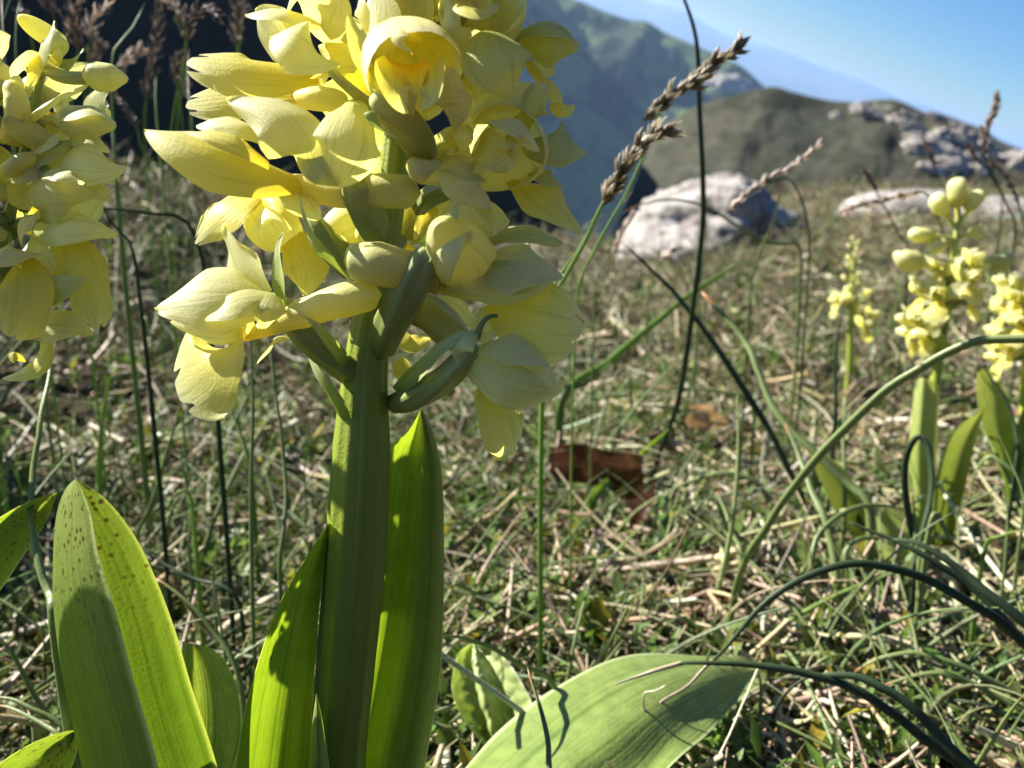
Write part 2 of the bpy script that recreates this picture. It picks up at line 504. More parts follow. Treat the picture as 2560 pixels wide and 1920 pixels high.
def ground(x, y):
    x, y = np.asarray(x, float), np.asarray(y, float)
    r = np.hypot(x, y)
    az = np.arctan2(x, y)
    rc = np.interp(az, _az, CR_RC)
    zc = np.interp(az, _az, CR_ZC)
    s = np.clip((r - .35) / (rc - .35), 0, 1)
    z = zc * (s ** 1.35) * (1 - .25 * s * (1 - s))
    over = np.clip(r - rc, 0, None)
    z = z - over ** 2 / (over + 1.5) * .7
    k = np.clip(r / .25, .3, 4)
    z = z + k * (.0028 * np.sin(31 * x + 1.3 * np.sin(23 * y)) + .0025 * np.sin(27 * y + 2 * np.sin(19 * x + 1)) + .0012 * np.sin(83 * x + 61 * y)) * np.clip(4 / (r + .01), 0, 1)
    return z

def struct(name, v, f, mat, frame='meadow', kind='structure', uv=None):
    me = mesh_from(name, v, f, uv)
    me.materials.append(mat)
    o = bpy.data.objects.new(name, me)
    col.objects.link(o)
    if frame == 'meadow':
        o.matrix_world = S4
    o['kind'] = kind
    return o

M['soil'] = rough_mat('meadow_soil', [(.3, (.016, .011, .007)), (.5, (.04, .028, .016)), (.62, (.075, .06, .032)), (.75, (.045, .06, .02))], 55.0, .8, .006, 10.0, .95,
                      [(.35, (.6, .6, .6)), (.6, (1.2, 1.15, .95)), (.75, (1.5, 1.35, 1.0))], 4.0)
_nr, _na = 190, 260
_r = np.concatenate([[0.0], np.geomspace(.03, 70, _nr - 1)])
_a = np.linspace(-math.pi, math.pi, _na, endpoint=False)
_RR, _AA = np.meshgrid(_r, _a, indexing='ij')
_X, _Y = _RR * np.sin(_AA), _RR * np.cos(_AA)
struct('meadow_ground', np.stack([_X, _Y, ground(_X, _Y)], -1).reshape(-1, 3), grid_faces(_nr, _na, True), M['soil'])

def WP(px, py, dist):
    d = nrm(ray(px, py)) * dist
    return S3 @ (CAM + d)

def hill(name, ridge, mat, ang=35, Lf=400, Lb=250, amp=.06, nu=150, nv=70, seed=0, side=0.0, rough=1.0, freq=6.0):
    """a mountainside: ridge line of (px, py, metres away), falling towards the viewer and away behind"""
    R = catmull(np.array([WP(*q) for q in ridge]), nu)
    t = np.concatenate([-np.linspace(1, 0, nv // 4) ** 1.5 * Lb, (np.linspace(0, 1, nv) ** 1.4 * Lf)[1:]])
    camw = S3 @ CAM
    out = np.zeros((nu, len(t), 3))
    size = np.linalg.norm(R[-1] - R[0])
    for i in range(nu):
        d = camw - R[i]
        d[2] = 0
        d = nrm(d)
        d = nrm(d + side * np.array([-d[1], d[0], 0]))
        for j, s in enumerate(t):
            a = math.radians(ang)
            q = R[i] + d * s * math.cos(a)
            q[2] = R[i][2] - abs(s) * math.sin(a)
            qq = Vector(q / size * freq + seed)
            h = mn.fractal(qq, .9, 2.1, 7) * rough + .8 * (1 - 2 * abs(mn.noise(qq * .6))) - .4
            g = min(1.0, abs(s) / (.12 * size) + .06)
            q[2] += h * amp * size * g
            out[i, j] = q
    return struct(name, out.reshape(-1, 3), grid_faces(nu, len(t)), mat, 'true')

def T2(pts, dist):
    return [(*src('T', x, y), dist if not callable(dist) else dist(x)) for x, y in pts]

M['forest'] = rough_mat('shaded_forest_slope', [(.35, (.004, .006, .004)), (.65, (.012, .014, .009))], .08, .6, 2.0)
M['mount'] = rough_mat('green_mountain', [(.36, (.022, .032, .02)), (.45, (.035, .05, .026)), (.5, (.13, .18, .065)), (.57, (.11, .15, .055)), (.62, (.05, .065, .03)), (.68, (.28, .28, .25))], .0062, .8, 30.0, 9.0)
M['hillside'] = rough_mat('haze_grey_pasture', [(.3, (.014, .02, .011)), (.42, (.03, .034, .02)), (.5, (.06, .057, .044)), (.56, (.036, .042, .027)), (.62, (.07, .067, .056)), (.66, (.2, .19, .17))], .06, .8, 1.2, 10.0, .95,  # pasture browns greyed to stand in for haze
                          [(.35, (.6, .65, .6)), (.65, (1.15, 1.1, 1.0))], .012)
M['far'] = rough_mat('far_ridge', [(.4, (.05, .06, .04)), (.6, (.10, .11, .07))], .0004, .5, 50.0)
M['plain'] = rough_mat('lowland', [(.4, (.05, .07, .04)), (.6, (.09, .10, .06))], .0003, .2, 10.0)

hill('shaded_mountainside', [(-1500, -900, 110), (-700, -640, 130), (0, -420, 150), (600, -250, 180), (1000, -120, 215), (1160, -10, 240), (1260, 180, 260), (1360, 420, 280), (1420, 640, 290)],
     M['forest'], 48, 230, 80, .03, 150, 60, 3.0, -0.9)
hill('green_mountain', [(900, -420, 2300), (1200, -110, 2400)] + T2([(0, -55), (150, 0), (300, 62), (400, 95), (470, 100), (560, 150), (700, 210), (800, 255), (900, 300), (1000, 385), (1150, 520), (1300, 700)], 2500),
     M['mount'], 34, 2600, 900, .028, 170, 90, 7.3, 0.0, 1.2, 8.0)
hill('pasture_hill', T2([(500, 640), (640, 520), (740, 478), (900, 432), (1000, 408), (1060, 400), (1150, 425), (1300, 460), (1450, 470), (1570, 458), (1640, 466), (1760, 520), (1850, 535), (1960, 570), (2030, 600), (2100, 648), (2212, 692), (2500, 800), (3000, 930)], 230),
     M['hillside'], 30, 210, 120, .008, 190, 90, 1.7, 0.0, 1.3, 12.0)
hill('far_ridge', T2([(-1200, -640), (-300, -330), (300, -70), (470, 4), (640, 48), (760, 118), (850, 168), (960, 192), (1100, 235), (1300, 318), (1500, 388), (1640, 452), (1750, 482), (1900, 548), (2212, 690), (2600, 840), (3400, 1150)], 26000),
     M['far'], 12, 16000, 7000, .008, 180, 40, 5.0, 0.0, 1.0, 14.0)
_n = 96
_a = np.linspace(0, 2 * math.pi, _n, endpoint=False)
_rr = np.array([0.0, 800, 4000, 12000, 34000, 60000])
struct('lowland_plain', np.stack([np.stack([r * np.cos(_a), r * np.sin(_a), np.full(_n, -2400.0)], 1) for r in _rr]).reshape(-1, 3), grid_faces(len(_rr), _n, True), M['plain'], 'true')

# air between here and the far ridges
def haze_box():
    bpy.context.view_layer.update()
    tops = [max((o.matrix_world @ Vector(c)).z for c in o.bound_box) for o in col.objects if o.type == 'MESH']
    z1 = max(max(tops) + 2.0, 3.0)
    h, z0 = 61000.0, -2401.0
    v = [(x, y, z) for z in (z0, z1) for y in (-h, h) for x in (-h, h)]
    f = [(0, 2, 3, 1), (4, 5, 7, 6), (0, 1, 5, 4), (2, 6, 7, 3), (0, 4, 6, 2), (1, 3, 7, 5)]
    m, nt, out = new_mat('mountain_air')
    pv = nd(nt, 'ShaderNodeVolumePrincipled')
    pv.inputs['Color'].default_value = (.42, .64, 1.0, 1)
    pv.inputs['Density'].default_value = HAZE
    pv.inputs['Anisotropy'].default_value = .25
    nt.links.new(pv.outputs[0], out.inputs['Volume'])
    me = mesh_from('haze', v, f, None, False)
    me.materials.append(m)
    o = bpy.data.objects.new('haze', me)
    col.objects.link(o)
    o['kind'] = 'stuff'
    o['label'] = 'thin blue mountain air over the valley and far ridges'
HAZE = 6e-5
haze_box()

# ------------------------------------------------------------------ rocks
def rock_mat(name, scale):
    m, nt, out = new_mat(name)
    L = nt.links.new
    tcn = nd(nt, 'ShaderNodeTexCoord')
    n1 = nd(nt, 'ShaderNodeTexNoise', Scale=scale, Detail=10.0, Roughness=.68)
    n2 = nd(nt, 'ShaderNodeTexNoise', Scale=scale * 3.1, Detail=8.0, Roughness=.7)
    vo = nd(nt, 'ShaderNodeTexVoronoi', Scale=scale * 1.3, feature='DISTANCE_TO_EDGE')
    for n in (n1, n2, vo):
        L(tcn.outputs['Object'], n.inputs[0])
    c = ramp(nt, n1.outputs[0], [(.28, (.07, .06, .052)), (.42, (.17, .15, .135)), (.55, (.32, .30, .275)), (.66, (.46, .44, .41))])
    lich = ramp(nt, n2.outputs[0], [(.36, (.30, .27, .25)), (.47, (1, 1, 1))])
    c = mixc(nt, 1.0, c, lich, 'MULTIPLY')
    pb = nd(nt, 'ShaderNodeBsdfPrincipled', Roughness=.85)
    L(c, pb.inputs['Base Color'])
    b1 = nd(nt, 'ShaderNodeBump', Strength=.9, Distance=.12 / scale)
    L(n1.outputs[0], b1.inputs['Height'])
    b2 = nd(nt, 'ShaderNodeBump', Strength=.5, Distance=.05 / scale)
    L(n2.outputs[0], b2.inputs['Height'])
    L(b1.outputs[0], b2.inputs['Normal'])
    L(b2.outputs[0], pb.inputs['Normal'])
    L(pb.outputs[0], out.inputs[0])
    return m
M['lime'] = rock_mat('limestone', 9.0)
M['limefar'] = rock_mat('outcrop_limestone', .35)

def ico(sub):
    import bmesh
    bm = bmesh.new()
    bmesh.ops.create_icosphere(bm, subdivisions=sub, radius=1.0)
    v = np.array([x.co[:] for x in bm.verts])
    f = [tuple(q.index for q in fc.verts) for fc in bm.faces]
    bm.free()
    return v, f

def rock_geo(size, seed, sub=5, lumps=(), amp=.16):
    v, f = ico(sub)
    r = np.ones(len(v))
    for d, a, k in lumps:
        r += a * np.exp(k * (v @ nrm(np.array(d, float)) - 1))
    for i, d in enumerate(v):
        q = Vector(d) * 1.6 + Vector((seed, seed * 1.7, 0))
        cell = mn.voronoi(q * 1.4)[0]
        r[i] += amp * (mn.fractal(q * 1.2, .8, 2.2, 6) * .55 + (cell[1] - cell[0]) * .5 - .2) + amp * .35 * mn.noise(q * 7)
    return v * r[:, None] * np.array(size), f

def rock(name, pos, size, seed, label, group=None, mat='lime', sub=5, lumps=(), frame='meadow', sink=.3, smooth=True, amp=.16):
    v, f = rock_geo(size, seed, sub, lumps, amp)
    me = mesh_from(name, v, f, None, smooth)
    t = Thing(name, (0, 0, 0), label, 'rock', group, me, M[mat])
    if frame == 'meadow':
        t.o.matrix_world = S4 @ Matrix.Translation(list(pos))
    else:
        t.o.matrix_world = Matrix.Translation(list(pos))
    return t.o

_p = P(1772, 545, 2.2)
rock('limestone_boulder', (_p[0], 2.2, _p[2] - .03), (.205, .23, .128), 4.2, 'big pale limestone boulder with grey lichen resting in the meadow grass', None, 'lime', 5,
     [((-.9, -.5, -.55), .38, 5), ((.25, 0, 1), .10, 6), ((-.2, -1, -.6), .2, 5), ((-.5, -.9, .2), -.16, 14), ((.4, -.9, .1), -.12, 18), ((-.1, -.8, .6), .1, 20), ((1, -.2, -.5), .22, 4)], amp=.24)
for _k, (px, py, Y, sx, sz, sd, lab) in enumerate([(2265, 538, 3.2, .27, .10, 9.1, 'low pale limestone slab in the brown grass behind the small yellow orchid'),
                                              (2500, 548, 3.0, .17, .085, 3.3, 'small pale limestone lump half sunk in brown grass near the dark grass spikes')]):
    _p = P(px, py, Y)
    rock('limestone_slab', _p, (sx, sx * .7, sz), sd, lab, None, 'lime', 4)
_oc = [(1480, 505, 7, 5), (1540, 530, 8, 5), (1630, 560, 9, 6), (1690, 590, 7, 5), (1740, 640, 9, 9), (1790, 690, 10, 9), (1830, 640, 9, 7), (1880, 700, 11, 10), (1900, 760, 11, 8), (1950, 650, 8, 7),
       (1970, 720, 9, 9), (1800, 780, 8, 6), (2040, 700, 8, 8), (2120, 705, 7, 6), (2180, 730, 9, 7), (2230, 760, 10, 7), (1930, 580, 6, 3), (1850, 545, 6, 3), (1350, 535, 5, 3), (1700, 530, 5, 3), (2010, 780, 8, 6), (885, 400, 9, 7), (925, 395, 8, 8)]
_dg = bpy.context.evaluated_depsgraph_get()
bpy.context.view_layer.update()
_hill = bpy.data.objects['pasture_hill']
_mount = bpy.data.objects['green_mountain']
for _k, (x, y, s1, s2) in enumerate(_oc):
    px, py = src('T', x, y)
    o_, d_ = Vector((S3 @ CAM).tolist()), Vector((S3 @ nrm(ray(px, py))).tolist())
    tgt = _hill if x > 1000 else _mount
    hit, loc, nor, _i = tgt.ray_cast(o_, d_)
    if not hit:
        hit, loc, nor, _i = tgt.ray_cast(o_, Vector((S3 @ nrm(ray(px, py + 14))).tolist()))
    if hit:
        sc_ = (loc - o_).length / 230.0 * .30
        _q = (1.0, 1.7, .7, 1.3)[_k % 4] * 1.55
        rock('outcrop_rock', loc - Vector((0, 0, s2 * sc_ * .35)), (s1 * sc_ * _q, s1 * sc_ * .9, s2 * sc_ * (1.5, .8, 1.1)[_k % 3]), 20 + _k * 1.37, 'pale limestone outcrop on the brown pasture hillside' if x > 1000 else 'white limestone scar on the blue green mountain ridge',
             'limestone outcrops on the hillside' if x > 1000 else 'limestone scars on the mountain ridge', 'limefar', 4, (), 'true', smooth=True, amp=.6)

# ------------------------------------------------------------------ orchids
class Orchid(Thing):
    def setup(self, Y0):
        self.Y0 = Y0
        return self
    def pts(self, reg, pts):
        return np.array([RP(reg, q[0], q[1], self.Y0 + (q[2] if len(q) > 2 else 0) / 1000.0) for q in pts])
    def px(self, reg, w):
        return w / REG[reg][2] * self.Y0 / F_PX / .985
    def pe(self, parent, name, reg, pts, w, prof='sep', n='v', cup=.4, mat='pale', **kw):
        q = self.pts(reg, pts)
        t = nrm(q[min(2, len(q) - 1)] - q[0])
        sd = nrm(np.cross(t, ndir(n)))
        seen = abs(np.dot(sd, nrm(np.cross(t - np.array([0, t[1], 0]), np.array([0, -1.0, 0])))))   # how broadside the piece stands
        return self.part(name, petal(q, self.px(reg, w) * 1.02 / max(.74, seen), prof, n, cup, **kw), M[mat], parent)
    def tu(self, parent, name, reg, pts, ws, mat='ovary', **kw):
        if mat in ('ovary', 'ovarypale') and kw.get('sides', 12) >= 12:      # twisted, ribbed seed stalks
            kw.update(ridge=.085, nr=5, twist=1.1, sides=30, n=34)
        if mat == 'spur':
            kw.update(ridge=.03, nr=3, wob=.03, sides=22)
        return self.part(name, tube(self.pts(reg, pts), [self.px(reg, w) for w in ws], **kw), M[mat], parent)
    def bo(self, parent, name, reg, c, rx, ry, depth, axis, mat='cream', **kw):
        return self.part(name, bowl(self.pts(reg, [c])[0], self.px(reg, rx), self.px(reg, ry), depth / 1000.0, axis, **kw), M[mat], parent)

YM = 0.105
_b = P(846, 1900, YM)
_base = np.array([_b[0] - .003, YM, float(ground(_b[0], YM)) - .002])
om = Orchid('yellow_orchid', _base, 'tall pale yellow orchid with thick green stem and broad glossy leaves', 'orchid', 'yellow orchids in the meadow').setup(YM)
# stem: base to tip, grooved
_sp = np.vstack([[_base], om.pts('P', [(846, 1900), (862, 1700), (880, 1500), (896, 1300), (906, 1100), (911, 980), (925, 830), (955, 640), (978, 480), (992, 350), (1012, 200), (1030, 60), (1050, -120), (1070, -330)])])
om.part('stem', tube(_sp, [om.px('P', w) for w in (150, 150, 150, 152, 156, 158, 160, 146, 112, 88, 74, 62, 50, 38, 22)], 44, 70, .032, 11), M['stem'])
pe, tu, bo = om.pe, om.tu, om.bo

# flower with the drooping three-lobed lip, low on the stalk
f = tu(None, 'flower', 'C', [(1450, 1370, 2), (1300, 1250, -3), (1100, 1085, -5), (960, 920, -6), (890, 830, -6)], (150, 175, 175, 165, 130), 'ovary', sides=18, ridge=.05, nr=5)
pe(f, 'sepal', 'C', [(790, 800, -5), (690, 640, -5), (600, 480, -4), (545, 318, -3)], 330, [.85, 1, .95, .8, .6, .42, .1], 'vl', .35, 'pale')
pe(f, 'petal', 'C', [(900, 840, -5), (640, 775, -8), (350, 790, -9), (80, 880, -8)], 340, [.4, .75, 1, 1, .92, .7, .12], (-.3, -.8, .6), -.75, 'cream')
pe(f, 'petal', 'C', [(890, 815, -9), (680, 830, -11), (540, 890, -12), (405, 962, -11)], 150, 'ova', 'vu', -.5, 'pale')
pe(f, 'sepal', 'C', [(860, 790, -9), (810, 880, -11), (800, 950, -11), (800, 1020, -10)], 230, [.6, .9, 1, .95, .8, .5, .05], 'v', -.6, 'pale')
pe(f, 'hood', 'C', [(740, 1020, -6), (560, 1030, -9), (380, 1030, -9), (180, 975, -7)], 190, [.5, .85, 1, 1, .85, .55, .05], 'v', -.8, 'cream')
pe(f, 'lip', 'C', [(650, 1075, -6), (560, 1150, -9), (400, 1290, -10), (215, 1440, -8)], 420, [.16, .5, .85, 1.05, 1.08, 1.0, .75], 'vl', -.4, 'lip', lobes=.24, nv=33, nu=30, wave=.035, ph=1.2)
tu(f, 'spur', 'C', [(640, 1075, -6), (820, 1020, -6), (1050, 925, -8), (1300, 840, -9), (1590, 790, -8)], (70, 110, 180, 205, 190), 'spur', sides=18)
pe(f, 'bract', 'C', [(950, 860, -8), (915, 740, -9), (905, 600, -9), (900, 490, -9), (938, 378, -9)], 92, [.8, 1, 1, .95, .9, .6, .05], 'vl', .5, 'bract')
pe(f, 'bract', 'C', [(1390, 1290, -3), (1250, 1110, -8), (1120, 960, -10), (1000, 850, -9)], 70, 'bract', 'vr', -.6, 'bract')
pe(f, 'bract', 'C', [(1040, 1070, -4), (940, 1065, -5), (860, 1110, -6), (755, 1255, -6)], 80, 'strap', 'u', -.5, 'pale')
# pale bract beside the stalk
pe(om.o, 'bract', 'C', [(1320, 1620, -3), (1250, 1480, -4), (1170, 1350, -4), (1098, 1200, -3)], 120, [.9, 1, 1, .95, .7, .4, .05], 'lv', -.7, 'bract')

# upper left flower
f = tu(None, 'flower', 'A', [(2080, 1050, 3), (1960, 930, -4), (1790, 780, -9), (1680, 680, -9), (1580, 560, -8)], (150, 150, 90, 75, 60), 'ovarypale', sides=14)
pe(f, 'sepal', 'A', [(1560, 230, -1), (1330, 110, -3), (1100, 80, -4), (885, 125, -3)], 250, [.6, .9, 1, 1, .95, .8, .2], (-.3, -.4, .9), -.7, 'cream')
pe(f, 'petal', 'A', [(1470, 640, -2), (1300, 470, -2), (1120, 270, -1), (960, 90, 0)], 340, [.3, .7, .95, 1, 1, .9, .3], 'vl', -.3, 'pale')
pe(f, 'sepal', 'A', [(1610, 580, -8), (1480, 440, -11), (1300, 330, -12), (1105, 320, -10)], 330, [.3, .8, 1, 1.02, 1, .8, .2], (-.2, -.8, .6), -.65, 'pale')
pe(f, 'lip', 'A', [(1500, 640, -1), (1200, 620, -3), (850, 580, -5), (600, 555, -5), (380, 520, -4)], 330, [.35, .85, 1, 1.0, .95, .85, .6], (0, -.75, .6), -.75, 'lip', lobes=.25, nv=33, nu=30, wave=.05, ph=.4)
pe(f, 'petal', 'A', [(1350, 800, 1), (1000, 830, 0), (650, 870, -1), (362, 900, -1)], 290, [.4, .5, .7, .95, 1.05, 1, .7], (0, -.8, .6), -.4, 'lip', lobes=.2, nv=29)
tu(f, 'spur', 'A', [(1300, 870, -3), (1450, 850, -5), (1620, 860, -5), (1720, 900, -3)], (110, 170, 190, 150), 'spur', sides=14, r0=True)
pe(f, 'petal', 'A', [(1340, 850, -4), (1150, 850, -6), (930, 820, -7), (750, 720, -7)], 60, 'strap', 'u', -.4, 'lip')
pe(f, 'petal', 'A', [(1500, 620, -2), (1600, 560, -3), (1800, 520, -2), (1960, 600, -1)], 300, 'ova', 'vu', .3, 'lip')
pe(f, 'petal', 'A', [(1560, 640, 4), (1480, 700, 3), (1400, 760, 2)], 150, 'rnd', 'v', .3, 'cream')

# middle left flower with the long pointed lip
f = tu(None, 'flower', 'C', [(1590, 440, 1), (1520, 300, -4), (1450, 130, -7), (1400, 40, -9)], (150, 200, 205, 190), 'ovary', sides=18, ridge=.04, nr=5)
pe(f, 'sepal', 'A', [(1440, 1500, -10), (1330, 1250, -13), (1130, 1000, -13), (725, 870, -10)], 440, [.5, .95, 1, .95, .75, .5, .1], (-.15, -.8, .6), -.6, 'cream')
pe(f, 'petal', 'A', [(1050, 1200, -5), (850, 1100, -6), (640, 1070, -6), (455, 1085, -5)], 170, 'rnd', 'vu', -.5, 'cream')
pe(f, 'sepal', 'A', [(1850, 860, -8), (1800, 1050, -12), (1740, 1300, -14), (1620, 1600, -12)], 470, [.3, .65, .9, 1, 1.02, .9, .3], (.25, -.85, .3), -.75, 'pale')
pe(f, 'sepal', 'A', [(1420, 1170, -9), (1450, 1350, -12), (1550, 1500, -13), (1700, 1590, -12)], 250, [.5, .9, 1, 1, .9, .7, .2], 'v', -.5, 'green')
pe(f, 'lip', 'A', [(1330, 1540, -7), (1000, 1440, -11), (620, 1330, -13), (300, 1230, -13), (15, 1120, -11)], 380, [.45, .9, 1.02, 1.0, .82, .58, .46], (0, -.75, .65), -.7, 'lip', nv=25, nu=30, wave=.04, ph=2.0)
pe(f, 'petal', 'A', [(1080, 1420, -12), (850, 1270, -14), (600, 1180, -14), (350, 1140, -13)], 120, 'ova', 'uv', -.4, 'lip')
tu(f, 'spur', 'U', [(200, 1060, -7), (400, 1090, -6), (640, 1125, -6), (900, 1120, -7), (1160, 1135, -7)], (60, 130, 170, 185, 165), 'spur', sides=18)
pe(f, 'petal', 'C', [(900, 40, -6), (1000, 130, -7), (1090, 210, -7), (1180, 290, -6)], 190, 'rnd', 'v', -.4, 'pale')

# lower lip of the hidden flower behind
f = tu(None, 'flower', 'C', [(1500, 560, 6), (1330, 480, 5), (1150, 300, 3), (1030, 230, 2)], (110, 110, 90, 80), 'ovary', sides=12)
pe(f, 'lip', 'C', [(810, 100, 2), (650, 170, 0), (500, 270, -1), (342, 455, 0)], 230, [.25, .7, 1, 1.05, .95, .65, .25], 'vl', -.35, 'lip', lobes=.15, nv=25)
pe(f, 'petal', 'C', [(770, 110, 1), (900, 150, -1), (990, 260, -2), (1010, 400, -2)], 110, 'strap', 'vr', -.6, 'lip')
bo(f, 'hood', 'C', (870, 330, 2), 180, 155, 6, (.35, -.6, -.3), 'cream', tmax=2.2)
pe(f, 'petal', 'C', [(980, 420, 0), (1060, 560, -1), (1080, 680, -1), (1060, 795, 0)], 320, [.5, .9, 1, 1, .85, .55, .1], 'v', -.3, 'lip')
pe(f, 'bract', 'C', [(1390, 700, -4), (1230, 570, -8), (1120, 420, -9), (1060, 250, -9), (1045, 85, -8)], 105, 'bract', 'vl', -.4, 'bract')
tu(f, 'ovary', 'C', [(1360, 640, -1), (1240, 500, -3), (1160, 360, -3), (1110, 250, -2)], (100, 120, 125, 90), 'ovary', sides=14, ridge=.08, nr=5)
bo(f, 'hood', 'C', (1370, 330, 6), 110, 150, 4, (-.7, -.3, -.4), 'cream', tmax=2.3)

# right-hand lower flower: two hoods, thick green ovary, broad lip
f = tu(None, 'flower', 'D', [(215, 990, -1), (270, 850, -5), (370, 680, -9), (460, 500, -11), (500, 410, -11)], (155, 178, 185, 180, 120), 'ovary', sides=18, ridge=.04, nr=5)
tu(f, 'spur', 'D', [(560, 600, -9), (420, 560, -9), (220, 510, -10), (60, 490, -9), (0, 490, -9)], (150, 200, 220, 215, 190), 'spur', sides=18)
pe(f, 'bract', 'D', [(470, 440, -12), (540, 370, -13), (610, 270, -13), (680, 115, -12)], 110, 'bract', 'vl', .5, 'bract')
bo(f, 'hood', 'D', (690, 480, -8), 168, 168, 8, (.25, .75, -.45), 'cream', tmax=2.0)
pe(f, 'sepal', 'D', [(560, 590, -13), (560, 470, -15), (620, 380, -15), (720, 320, -13)], 120, 'ova', 'vl', -.6, 'cream')
pe(f, 'sepal', 'D', [(720, 400, -5), (700, 280, -6), (690, 190, -6), (680, 85, -5)], 280, [.8, 1, 1, .95, .8, .5, .1], 'v', .4, 'cream')
pe(f, 'petal', 'D', [(780, 470, -7), (900, 450, -9), (1080, 470, -10), (1260, 580, -8)], 270, [.5, .9, 1.05, 1.05, .95, .65, .1], (.1, -.6, .8), -.8, 'cream')
pe(f, 'hood', 'D', [(500, 640, -8), (750, 680, -10), (980, 690, -10), (1180, 640, -8)], 150, [.5, .9, 1, 1, .9, .6, .1], (0, -.8, -.5), -.8, 'pale')
pe(f, 'hood', 'D', [(760, 560, -9), (900, 580, -11), (1050, 600, -11), (1180, 620, -9)], 170, [.5, .9, 1, 1, .9, .6, .1], 'v', -.6, 'green')
pe(f, 'sepal', 'D', [(810, 385, -6), (940, 320, -8), (1080, 320, -8), (1260, 390, -6)], 120, 'rnd', (.1, -.6, .8), -.5, 'green')
pe(f, 'lip', 'D', [(870, 720, -6), (1020, 800, -8), (1180, 850, -9), (1370, 880, -7)], 330, [.4, .8, 1, 1.08, 1.08, 1.0, .7], 'vr', -.3, 'lip', lobes=.18, nv=33, nu=28, wave=.05)
pe(f, 'petal', 'D', [(880, 760, -3), (830, 830, -4), (800, 900, -4), (830, 960, -3)], 150, 'rnd', 'v', .2, 'pale')
tu(f, 'pedicel', 'D', [(880, 805, -9), (830, 815, -10), (790, 860, -10), (760, 950, -9)], (20, 26, 34, 50), 'ovary', sides=8)
bo(f, 'throat', 'D', (640, 640, -11), 60, 50, 3, (.2, -.8, -.4), 'throat', tmax=1.2)

# broad pale flower between, half hidden
f = tu(None, 'flower', 'D', [(380, 760, 3), (480, 790, 1), (580, 870, -1), (700, 970, -2)], (180, 210, 200, 150), 'ovarypale', sides=16, ridge=.04, nr=5)
pe(f, 'petal', 'D', [(520, 730, 3), (620, 760, 2), (700, 820, 2), (770, 890, 2)], 110, 'ova', 'vu', .3, 'pale')
pe(f, 'lip', 'D', [(300, 880, 6), (360, 960, 5), (430, 960, 5), (500, 940, 5)], 110, 'rnd', 'v', .3, 'lip')
pe(f, 'lip', 'D', [(310, 1060, 6), (340, 1120, 5), (360, 1180, 5), (300, 1240, 5)], 120, 'ova', 'v', .3, 'lip')

# lowest right flower with hanging lip
f = tu(None, 'flower', 'D', [(290, 1310, 1), (420, 1270, -4), (560, 1180, -7), (670, 1080, -9), (760, 960, -9)], (110, 145, 145, 140, 110), 'ovary', sides=18, ridge=.05, nr=5)
pe(f, 'bract', 'D', [(300, 1250, -1), (420, 1140, -7), (560, 1000, -10), (700, 910, -10), (850, 915, -9)], 85, [.7, .95, 1, .9, .7, .4, .05], 'vl', .6, 'bract')
pe(f, 'hood', 'D', [(760, 1000, -9), (930, 1060, -12), (1100, 1130, -12), (1260, 1215, -9)], 330, [.55, .9, 1.02, 1.05, .98, .75, .2], (.1, -.8, .5), -.85, 'pale')
pe(f, 'hood', 'D', [(830, 1130, -10), (960, 1190, -12), (1090, 1230, -12), (1200, 1240, -10)], 160, [.5, .9, 1, 1, .85, .5, .05], (.1, -.8, -.4), -.8, 'green')
pe(f, 'sepal', 'D', [(800, 970, -11), (930, 960, -13), (1080, 1020, -13), (1180, 1090, -11)], 150, 'ova', (.2, -.6, .8), -.6, 'cream')
tu(f, 'neck', 'D', [(680, 1060, -8), (760, 1120, -9), (840, 1200, -9)], (80, 110, 120), 'spur', sides=12, r0=True)
pe(f, 'lip', 'D', [(850, 1170, -9), (890, 1300, -11), (940, 1440, -12), (975, 1600, -10)], 215, [.5, .75, .95, 1.05, 1.05, .95, .6], 'vr', -.5, 'lip', lobes=.16, nv=29, nu=26)
pe(f, 'sepal', 'D', [(690, 1060, -10), (680, 1000, -11), (710, 950, -11), (770, 920, -10)], 110, 'rnd', 'vu', -.4, 'cream')

# centre flower looking out, hooded
f = tu(None, 'flower', 'V', [(1150, 500, -7), (1080, 330, -10), (960, 170, -12), (830, 60, -13), (740, -20, -13)], (190, 220, 235, 220, 150), 'ovarypale', sides=18)
bo(f, 'hood', 'B', (600, 640, -13), 350, 340, 8, (.28, -.72, -.62), 'cream', tmax=1.66, rim=.05)
bo(f, 'inner_petal', 'B', (605, 640, -13), 328, 318, 7.2, (.28, -.72, -.62), 'inner', tmax=1.5, rim=.05)
pe(f, 'sepal', 'B', [(560, 420, -17), (500, 330, -18), (480, 280, -17), (475, 225, -15)], 130, 'bract', 'vu', -.5, 'cream')
pe(f, 'throat', 'B', [(560, 560, -10), (560, 700, -15), (570, 830, -17), (590, 1000, -17)], 300, [.7, 1, .95, .8, .6, .35, .05], (.1, -1, .2), .6, 'throat')
pe(f, 'lip', 'B', [(420, 560, -14), (400, 700, -17), (450, 830, -18), (560, 980, -17)], 200, 'ova', (.5, -.8, .2), .5, 'lip')
pe(f, 'lip', 'B', [(760, 540, -14), (790, 700, -17), (740, 850, -18), (650, 950, -17)], 180, 'ova', (-.5, -.8, .2), .5, 'lip')
pe(f, 'sepal', 'B', [(700, 930, -12), (850, 880, -14), (980, 860, -14), (1100, 850, -12)], 400, [.25, .6, .9, 1, 1, .85, .3], 'vr', -.35, 'pale')
pe(f, 'petal', 'B', [(240, 640, -9), (260, 420, -11), (310, 200, -10), (300, -60, -8)], 290, [.3, .75, .95, 1, 1, .95, .5], (-.1, -1, .2), -.4, 'cream')
pe(f, 'petal', 'B', [(170, 260, -11), (140, 150, -12), (130, 40, -12), (150, -60, -11)], 120, 'ova', 'vl', -.5, 'cream')
